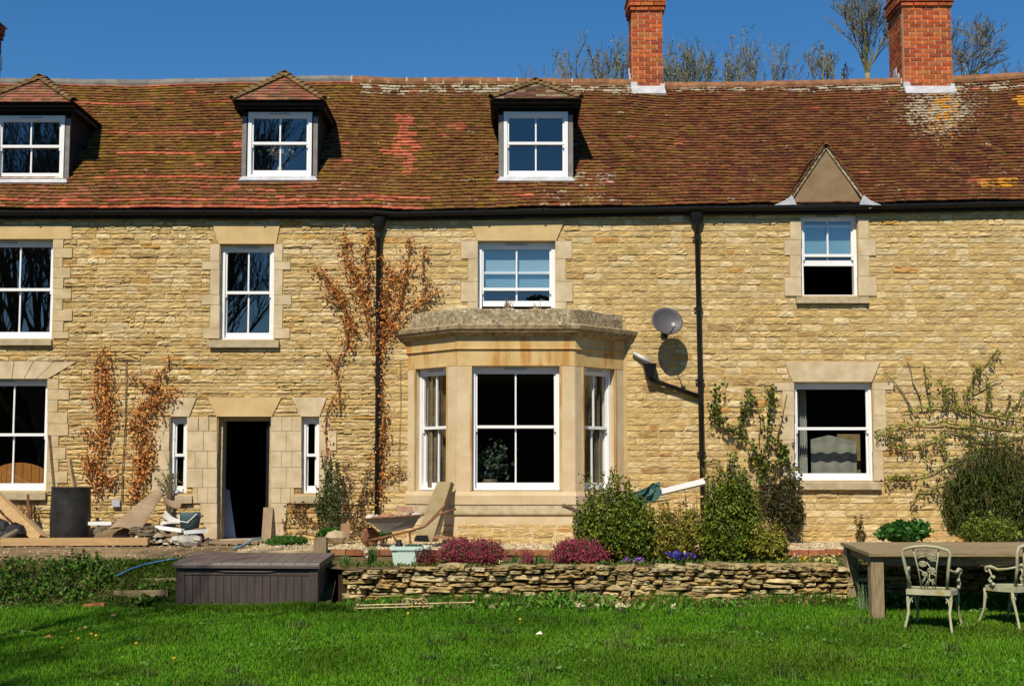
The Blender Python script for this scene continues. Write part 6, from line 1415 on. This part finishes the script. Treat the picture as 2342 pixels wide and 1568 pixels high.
wall_plant('espalier_tree', 'espalier fruit tree trained flat on the wall right of the ground floor window', 'tree', e, EL, .064, 125, .038, 'leaf', stem_r=.013, droop=.5, depth=(.02, .12), stemmat='bark', aspect=.4)
wall_plant('budding_climber', 'thin green budding climber beside the narrow left window sill', 'climber', [([(388, 1125), (383, 1095), (370, 1080)], 1), ([(388, 1125), (386, 1090), (387, 1070)], 1), ([(388, 1125), (398, 1100), (408, 1078)], 1), ([(388, 1125), (368, 1105), (358, 1092)], .8)], [(.16, .19, .05), (.2, .22, .07)], .035, 100, .015, 'leaf', stem_r=.005)
# ------------------------------------------------------------------ flowers and strap-leaved plants
def strap_plant(name, label, cat, base_, n, L, cols, fl=None, group=None, spread=.5):
    t = thing(name, label, cat, base_, group); V = []; Fc = []; T = []
    bx_ = Vector(base_)
    for k in range(n):
        a = R.uniform(0, 6.28); o = Vector((math.cos(a), math.sin(a), 0)); l = L*R.uniform(.6, 1.1); s = R.uniform(.15, 1)*spread; wd_ = Vector((-o.y, o.x, 0))*.011; p = bx_+Vector((R.gauss(0, .03), R.gauss(0, .03), -.02)); k0 = len(V); c = pick([R.choice(cols)], 1)[0]
        for i in range(5):
            f = i/4; q = p+o*(l*s*f*f)+Vector((0, 0, l*(f-.35*s*f*f))); ww = wd_*(1-.85*f); V += [q-ww, q+ww]; T += [c, c]
        for i in range(4): Fc.append((k0+2*i, k0+2*i+1, k0+2*i+3, k0+2*i+2))
    np_mesh('leaves', np.array([list(v) for v in V]), np.array(Fc), 'leaf', t, np.array(T))
    if fl:
        col, nf, sz, hh = fl; C = []; b = MB()
        for k in range(nf):
            p = bx_+Vector((R.gauss(0, .07), R.gauss(0, .05), hh*R.uniform(.8, 1.1))); b.tube([bx_+Vector((R.gauss(0, .03), 0, 0)), p], .004, 4)
            for q in range(14): C.append(p+Vector((R.gauss(0, sz*.4), R.gauss(0, sz*.4), R.gauss(0, sz*.35))))
        b.build('stalks', 'twig', t); leaves(np.array([list(c) for c in C]), sz*.8, pick(col, len(C), var=.1), 'flower', 'petal', t, aspect=.8)
    return t
GL = [(.07, .16, .03), (.10, .20, .05), (.05, .12, .02)]
def onbed(x, y, Y): p = P(x, y, Y); return (p.x, Y, .46)
WHTF = [(.78, .76, .62), (.8, .78, .7)]
strap_plant('daffodil_clump', 'daffodil clump with one white bloom left of the green tub', 'daffodil', onbed(850, 1285, 18.1), 60, .28, GL, (WHTF, 1, .06, .14))
for i, (x, y, lab) in enumerate(((790, 1280, 'small green tuft at the left end of the flower bed'), (1235, 1285, 'leafy clump between the heathers'), (1180, 1282, 'thin green tuft right of the large heather'))):
    strap_plant('green_tuft', lab, 'plant', onbed(x, y, 18.1), 34, .16, GL)
strap_plant('primrose_clump', 'pale yellow primroses between the two big heathers', 'primrose', onbed(1150, 1287, 17.95), 30, .1, GL, ([(.75, .70, .32)], 5, .035, .06))
strap_plant('daffodil_clump', 'grey green daffodil leaves at the foot of the table leg', 'daffodil', (PL(1972, 1398).x, PL(1972, 1398).y, lawn_z(PL(1972, 1398).y)), 26, .40, [(.12, .19, .08), (.16, .22, .10)], spread=.35)
strap_plant('hyacinth_clump', 'deep blue hyacinths in front of the yellow green shrub', 'flower', onbed(1560, 1283, 17.9), 40, .12, GL, ([(.08, .07, .42), (.06, .05, .33)], 9, .05, .13))
strap_plant('violet_clump', 'violet flowers in front of the big round shrub', 'flower', onbed(1445, 1290, 17.85), 30, .08, GL, ([(.25, .12, .42), (.2, .1, .4)], 8, .04, .07))
strap_plant('dandelion_plant', 'yellow dandelion flower in the bed near the table', 'flower', onbed(1832, 1283, 18.0), 22, .1, GL, ([(.75, .5, .02)], 2, .05, .07))
strap_plant('primrose_clump', 'cream primroses on the bed near the table legs', 'primrose', onbed(1890, 1290, 17.9), 30, .1, GL, ([(.75, .68, .25)], 6, .035, .06))
for (x, y, lab, nf) in ((1298, 1372, 'cluster of pale primroses at the wall foot below the pink sprig', 9), (1330, 1400, 'pale primroses on the lawn edge below the wall centre', 5), (1425, 1402, 'white primroses on the lawn edge below the big shrub', 5), (1530, 1405, 'single cream primrose on the lawn edge left of the slate stones', 2), (1218, 1378, 'cream primroses at the wall foot right of the bed rail', 5)):
    p = PL(x, y); strap_plant('primrose_clump', lab, 'primrose', (p.x, min(p.y, YB-.03), lawn_z(min(p.y, YB-.03))), 30, .12, NG, ([(.78, .74, .42)], nf, .035, .09))
# leafy fringe at the foot of the wall, ground cover on the bed
def cover(name, n, fx, size, cols, up=.8, m='leaf'):
    C = np.array([fx() for _ in range(n)]); return stuff(leaves(C, size, pick(cols, n), name, m, None, up=up))
def wallfoot():
    x = R.uniform(xw0+.3, 8.2); d = abs(R.gauss(0, .18)); k = .5+.5*math.sin(x*2.3)*math.sin(x*.9+1); return (x, YB-.02-d, lawn_z(YB-d)+R.uniform(.0, .16)*k)
cover('wall_foot_leaves', 5200, wallfoot, .075, [(.09, .24, .02), (.13, .30, .03), (.17, .32, .05), (.20, .20, .06)])
cover('dead_leaves', 420, lambda: (R.choice((R.gauss(1.25, .35), R.gauss(3.4, .6), R.uniform(-2, 8))), YB-.05-abs(R.gauss(0, .15)), lawn_z(YB)+R.uniform(.02, .09)), .06, [(.3, .14, .06), (.35, .2, .1)], m='dry')
def bedpt():
    x = R.uniform(xw0+.1, 8.4); Y = R.uniform(17.68, 18.85); return (x, Y, .45+R.uniform(0, .07)*(1 if x > 1 else .5))
cover('bed_ground_cover', 6500, bedpt, .045, [(.08, .19, .02), (.12, .23, .03), (.08, .11, .02), (.16, .14, .05)])
cover('bed_grass_flowers', 260, lambda: (R.uniform(3.2, 5.6), R.uniform(17.7, 18.8), .52+R.uniform(0, .05)), .035, [(.7, .62, .2), (.75, .72, .5), (.6, .45, .03)], m='petal')
cover('bank_ground_cover', 6000, lambda: (lambda x, Y: (x, Y, float(bank_h(np.array(x), np.array(Y)))+R.uniform(0, .06)))(R.uniform(-9, XB), R.uniform(17.15, 18.3)), .045, LB+[(.06, .05, .02)])
# ------------------------------------------------------------------ grass
def grass(name, n, fx, h0, h1, cols, patch=True, wd_=.0045):
    X, Y, Z = fx(n); n = len(X); h = NR.uniform(h0, h1, n)*(.55+.9*vnoise(X*1.6, Y*1.6, 21)); a = NR.uniform(0, 6.283, n); ln = NR.uniform(.1, .75, n)*h; dx, dy = np.cos(a), np.sin(a); w_ = NR.uniform(.7, 1.3, n)*wd_
    p = np.stack([X, Y, Z-.01], 1); sd = np.stack([-dy*w_, dx*w_, 0*w_], 1); mid = p+np.stack([dx*ln*.35, dy*ln*.35, h*.62], 1); tip = p+np.stack([dx*ln, dy*ln, h], 1)
    V = np.stack([p-sd, p+sd, mid+sd*.75, mid-sd*.75, tip], 1).reshape(-1, 3); k = np.arange(n)*5
    Fc = np.concatenate([np.stack([k, k+1, k+2], 1), np.stack([k, k+2, k+3], 1), np.stack([k+3, k+2, k+4], 1)])
    g = vnoise(X*.55+3, Y*.8, 31)*.6+vnoise(X*2.1, Y*2.6, 33)*.4
    c0, c1 = np.array(cols[0]), np.array(cols[1]); c = (c0+(c1-c0)*g[:, None])*(NR.uniform(.7, 1.3, (n, 1)))
    yw = np.clip((vnoise(X*.35+9, Y*.5+4, 41)-.45)*2.2, 0, 1)*np.clip((X+1)/3, .15, 1); c = c*(1-.45*yw[:, None])+np.array((.17, .26, .02))*.45*yw[:, None]
    dk = np.clip((vnoise(X*1.1+5, Y*1.4+8, 51)-.5)*2.5, 0, 1)*.38; c = c*(1-dk[:, None])
    yl = NR.random(n) < .09; c[yl] = np.array((.19, .17, .05))*NR.uniform(.7, 1.2, (yl.sum(), 1))
    return stuff(np_mesh(name, V, Fc, 'grass', None, np.repeat(c, 5, 0)))
def lawnpts(n):
    Y = 11.6+(17.6-11.6)*NR.random(n)**1.05; X = NR.uniform(-1, 1, n)*(Y*.361+.5); return X, Y, lawn_h(X, Y)
grass('lawn_grass', 330000, lawnpts, .03, .062, ((.055, .21, .006), (.17, .39, .016)))
grass('long_grass', 12000, lambda n: (lambda X, Y: (X, Y, lawn_h(X, Y)))(NR.uniform(lb.x-.2, rb.x+.3, n), lb.y-.03-np.abs(NR.normal(0, .10, n))), .06, .13, ((.07, .18, .008), (.13, .26, .015)))
grass('wall_foot_grass', 11000, lambda n: (lambda X, Y: (X, Y, lawn_h(X, Y)))(NR.uniform(xw0+.2, 8.2, n), YB-.03-np.abs(NR.normal(0, .16, n))), .05, .17, ((.06, .19, .01), (.15, .32, .03)))
grass('bank_grass', 26000, lambda n: (lambda X, Y: (X, Y, bank_h(X, Y)))(NR.uniform(-5.2, XB, n), NR.uniform(17.2, 18.3, n)), .03, .07, ((.06, .14, .006), (.12, .21, .015)))
def tufts(n):
    k = NR.integers(0, 46, n); cx_ = NR.uniform(-4, 4.6, 46); cy_ = NR.uniform(12.2, 16.6, 46); X = cx_[k]+NR.normal(0, .06, n); Y = cy_[k]+NR.normal(0, .05, n); return X, Y, lawn_h(X, Y)
grass('grass_tufts', 2600, tufts, .07, .14, ((.07, .15, .02), (.14, .24, .05)), wd_=.005)
dl = [(178, 1592), (215, 1580), (228, 1598), (155, 1634), (340, 1622), (212, 1582), (435, 1660), (240, 1602), (1168, 1482), (1055, 1512), (1030, 1528), (1150, 1478), (1020, 1545), (196, 1610), (1300, 1560)]
for i, (x, y) in enumerate([(q[0]*.915, q[1]*.915) for q in dl]):
    p = PL(x, min(y, 1560)); b = MB(); b.ball((p.x, p.y, p.z+.062), .017, 8, (1, 1, .75), jit=.12); b.tube([(p.x, p.y, p.z-.01), (p.x, p.y, p.z+.055)], .002, 4); o = b.build('dandelion', 'tinted'); o.color = (.75, .48, .02, 1); rest(o); tag(o, 'small yellow dandelion flower open in the lawn grass', 'dandelion', 'dandelions dotted over the lawn')
for (x, y, lab, c) in ((258, 1420, 'dry curled leaf lying on the lawn in front of the steps', (.4, .22, .12)), (108, 1470, 'orange dead leaf on the shaded left of the lawn', (.42, .19, .04)), (1233, 1462, 'small white scrap of paper on the middle of the lawn', (.75, .72, .6)), (2440-60, 1450, 'orange leaf in the grass by the cut off chair', (.45, .22, .06))):
    p = PL(x, y); b = MB(); b.prism([p+Vector(v) for v in ((-.035, 0, .055), (0, -.025, .06), (.035, 0, .055), (.015, .03, .08))], (0, 0, .008)); o = b.build('fallen_leaf' if 'leaf' in lab else 'paper_scrap', 'tinted'); o.color = (*c, 1); rest(o); tag(o, lab, 'leaf' if 'leaf' in lab else 'paper')
def weedpt():
    k = R.randrange(70); a = random.Random(k); Y = a.uniform(12.2, 17.2); x = a.uniform(-1, 1)*Y*.36+R.gauss(0, .07); Y += R.gauss(0, .05); return (x, Y, float(lawn_h(np.array(x), np.array(Y)))+R.uniform(.03, .065))
cover('lawn_weeds', 1600, weedpt, .04, [(.12, .27, .03), (.16, .32, .05), (.09, .2, .03)])
# dry grass on the bay roof
strap_plant('dry_grass', 'tuft of dry grass growing on the bay window roof', 'grass', (P(1160, 700, 21.5).x, 21.5, z_pt-.05), 46, .26, [(.35, .2, .1), (.4, .25, .13)])
strap_plant('dry_grass', 'thin dry grass at the right end of the bay roof', 'grass', (P(1225, 700, 21.5).x, 21.5, z_pt-.05), 16, .2, [(.35, .2, .1), (.4, .25, .13)])
# ------------------------------------------------------------------ bare trees
def tree(name, label, base_, fork_z, top, nlimb, spread, rngseed, group=None, r0=.12, m='lichenbark', leafc=None, leafn=0, lsize=.04, tw=.008, maxd=4, nside=4, ratio=.55, rise=.1, ang=.5, wide=0):
    rg = random.Random(rngseed); t = thing(name, label, 'tree', base_, group); bx_ = Vector(base_); tr = MB(); tw_ = MB(); ends = []
    fork = Vector((bx_.x+rg.uniform(-.1, .1), bx_.y, fork_z)); tr.tube([bx_-Vector((0, 0, .1)), bx_.lerp(fork, .5)+Vector((rg.uniform(-.1, .1), 0, 0)), fork], [r0*1.7, r0*1.3, r0], 8)
    H = top-fork_z
    def grow(p, d, L, r, dep):
        k = 6 if dep < 3 else 3; pts = [p]; dd = d.copy()
        for i in range(k):
            dd = (dd+Vector((rg.gauss(0, .10), rg.gauss(0, .10), rg.gauss(rise, .05)))).normalized(); pts.append(pts[-1]+dd*(L/k))
        (tr if dep < 2 else tw_).tube(pts, [max(tw*.45, r*(1-.8*i/k)) for i in range(k+1)], 6 if dep < 2 else 3, cap=False)
        if dep >= 2: ends.extend(pts[1:])
        if dep >= maxd: return
        n = nside+(2 if dep == 1 else 0)
        for i in range(n):
            f = .22+.74*(i+rg.random())/n; q = pts[int(f*k)].lerp(pts[min(k, int(f*k)+1)], f*k-int(f*k)); a = rg.uniform(0, 6.28); side = Vector((math.cos(a), math.sin(a), 0)); nd = (dd+side*ang*rg.uniform(.7, 1.5)).normalized(); grow(q, nd, L*ratio*(1.15-.6*f)*rg.uniform(.75, 1.25), max(tw, r*(1-.8*f)*.6), dep+1)
    for i in range(nlimb):
        a = 6.28*i/nlimb+rg.uniform(-.4, .4); s_ = spread*rg.uniform(.3, 1.1); d = Vector((math.cos(a)*s_, math.sin(a)*s_, 1)).normalized(); grow(fork+Vector((math.cos(a)*wide*rg.random(), 0, -rg.uniform(0, H*.1))), d, H*rg.uniform(.62, 1.0), r0*.5, 1)
    tr.build('trunk', m, t, smooth=True)
    tw_.build('twigs', 'twig', t)
    if leafn:
        C = np.array([list(rg.choice(ends)+Vector((rg.gauss(0, .03), rg.gauss(0, .03), rg.gauss(0, .04)))) for _ in range(leafn)]); leaves(C, lsize, pick(leafc, leafn), 'crown', 'leaf', t, up=.8, aspect=.4)
    return t
BUD = [(.26, .26, .06), (.34, .33, .13), (.20, .20, .05)]
def bt(x, ytop, Y, lab, seed, fork_px, **kw):
    p = P(x, ytop, Y); f = P(x, fork_px, Y); return tree('bare_tree', lab, (p.x, Y, .0), f.z, p.z, rngseed=seed, group='bare trees behind the house roof', **kw)
W5 = dict(leafc=BUD, lsize=.07)
bt(1985, -10, 33, 'bare tree with yellow lichened trunk left of the wide chimney', 3, 168, nlimb=7, spread=.42, r0=.055, nside=5, leafn=250, maxd=4, tw=.008, **W5)
bt(1900, 105, 34, 'smaller bare tree left of the lichened one', 5, 215, nlimb=6, spread=.5, r0=.05, nside=4, leafn=220, maxd=4, wide=.3, **W5)
bt(1340, 90, 31, 'bare budding tree rising left of the narrow chimney', 8, 245, nlimb=9, spread=.9, r0=.035, nside=3, leafn=260, maxd=3, wide=.4, **W5)
bt(1405, 98, 31.5, 'bare budding tree just behind the narrow chimney', 9, 245, nlimb=10, spread=.6, r0=.035, nside=4, leafn=420, maxd=3, wide=.3, **W5)
bt(1545, 125, 32, 'pale green budding tree just right of the narrow chimney', 12, 250, nlimb=11, spread=.5, r0=.035, nside=4, leafn=520, maxd=3, wide=.7, **W5)
bt(1632, 98, 32, 'tallest budding tree between the chimneys', 13, 250, nlimb=15, spread=.55, r0=.035, nside=4, leafn=750, maxd=3, wide=.9, **W5)
bt(1737, 105, 33, 'slim budding tree standing halfway between the chimneys', 17, 250, nlimb=8, spread=.45, r0=.04, nside=4, leafn=260, maxd=3, wide=.5, **W5)
bt(1820, 135, 33, 'thin low bare tree in the gap before the lichened trees', 18, 225, nlimb=4, spread=.4, r0=.03, nside=3, maxd=3, wide=.5)
bt(1245, 130, 32, 'few thin bare shoots above the ridge by the third dormer', 19, 220, nlimb=5, spread=.5, r0=.03, nside=2, maxd=3, wide=.5)
bt(2195, 15, 36, 'wide bare tree showing right of the wide chimney', 21, 235, nlimb=8, spread=.85, r0=.06, nside=5, leafn=160, maxd=4, rise=.02, ang=.75, tw=.010, **W5)
bt(2320, 150, 36, 'low bare tree at the far right above the ridge', 23, 225, nlimb=6, spread=.9, r0=.04, nside=4, maxd=3, wide=.5)
# trees and hedge behind the viewer: mirrored in the panes, shading the left lawn
for (x, y, top, lab, sd_, fz) in ((-9.2, 5.0, 13.0, 'tall bare garden tree whose branches mirror in the left windows', 31, 2.4), (-13.5, 3.0, 14.0, 'tall bare garden tree farthest out on the lawn', 33, 3.0)):
    tree('garden_tree', lab, (x, y, lawn_z(y)), fz, top, nlimb=11, spread=.7, rngseed=sd_, r0=.24, m='bark', maxd=4, nside=7, ratio=.5, tw=.014)
hg = thing('added_hedge', 'unseen tall dark hedge added opposite the house to darken the pane reflections', 'hedge', (0, -13, lawn_z(-13)))  # unseen hedge, added so the ground floor panes mirror something dark
b = MB()
for i in range(30): x = -29+i*2; b.tube([(x, -13, -2.3), (x+.2, -13, 4)], [.12, .05], 5)
b.build('stems', 'bark', hg)
nH = 26000; Xh = NR.uniform(-30, 30, nH); top = 7.4+1.1*np.sin(Xh*.7)+.8*np.sin(Xh*1.9); zz = NR.random(nH); zz[:3000] = 1; C = np.stack([Xh, -13+NR.normal(0, .25, nH)+NR.choice([-.9, .9], nH), -2.2+(top+2.2)*zz], 1)
leaves(C, .3, pick([(.02, .035, .01), (.03, .05, .012), (.04, .06, .015)], nH), 'foliage', 'gloss', hg)
b = MB()
for i in range(60):
    x0 = -30+i; tp = lambda x: 7.3+1.1*math.sin(x*.7)+.8*math.sin(x*1.9); b.hexa([(x0, -13.7, -2.3), (x0+1, -13.7, -2.3), (x0+1, -12.3, -2.3), (x0, -12.3, -2.3), (x0, -13.3, tp(x0)), (x0+1, -13.3, tp(x0+1)), (x0+1, -12.7, tp(x0+1)), (x0, -12.7, tp(x0))])
b.build('inner_foliage', mat('hedge_inner', (.012, .02, .006), (.025, .038, .01), scale=4, rough=1, spec=0, bump=1, bscale=6), hg)
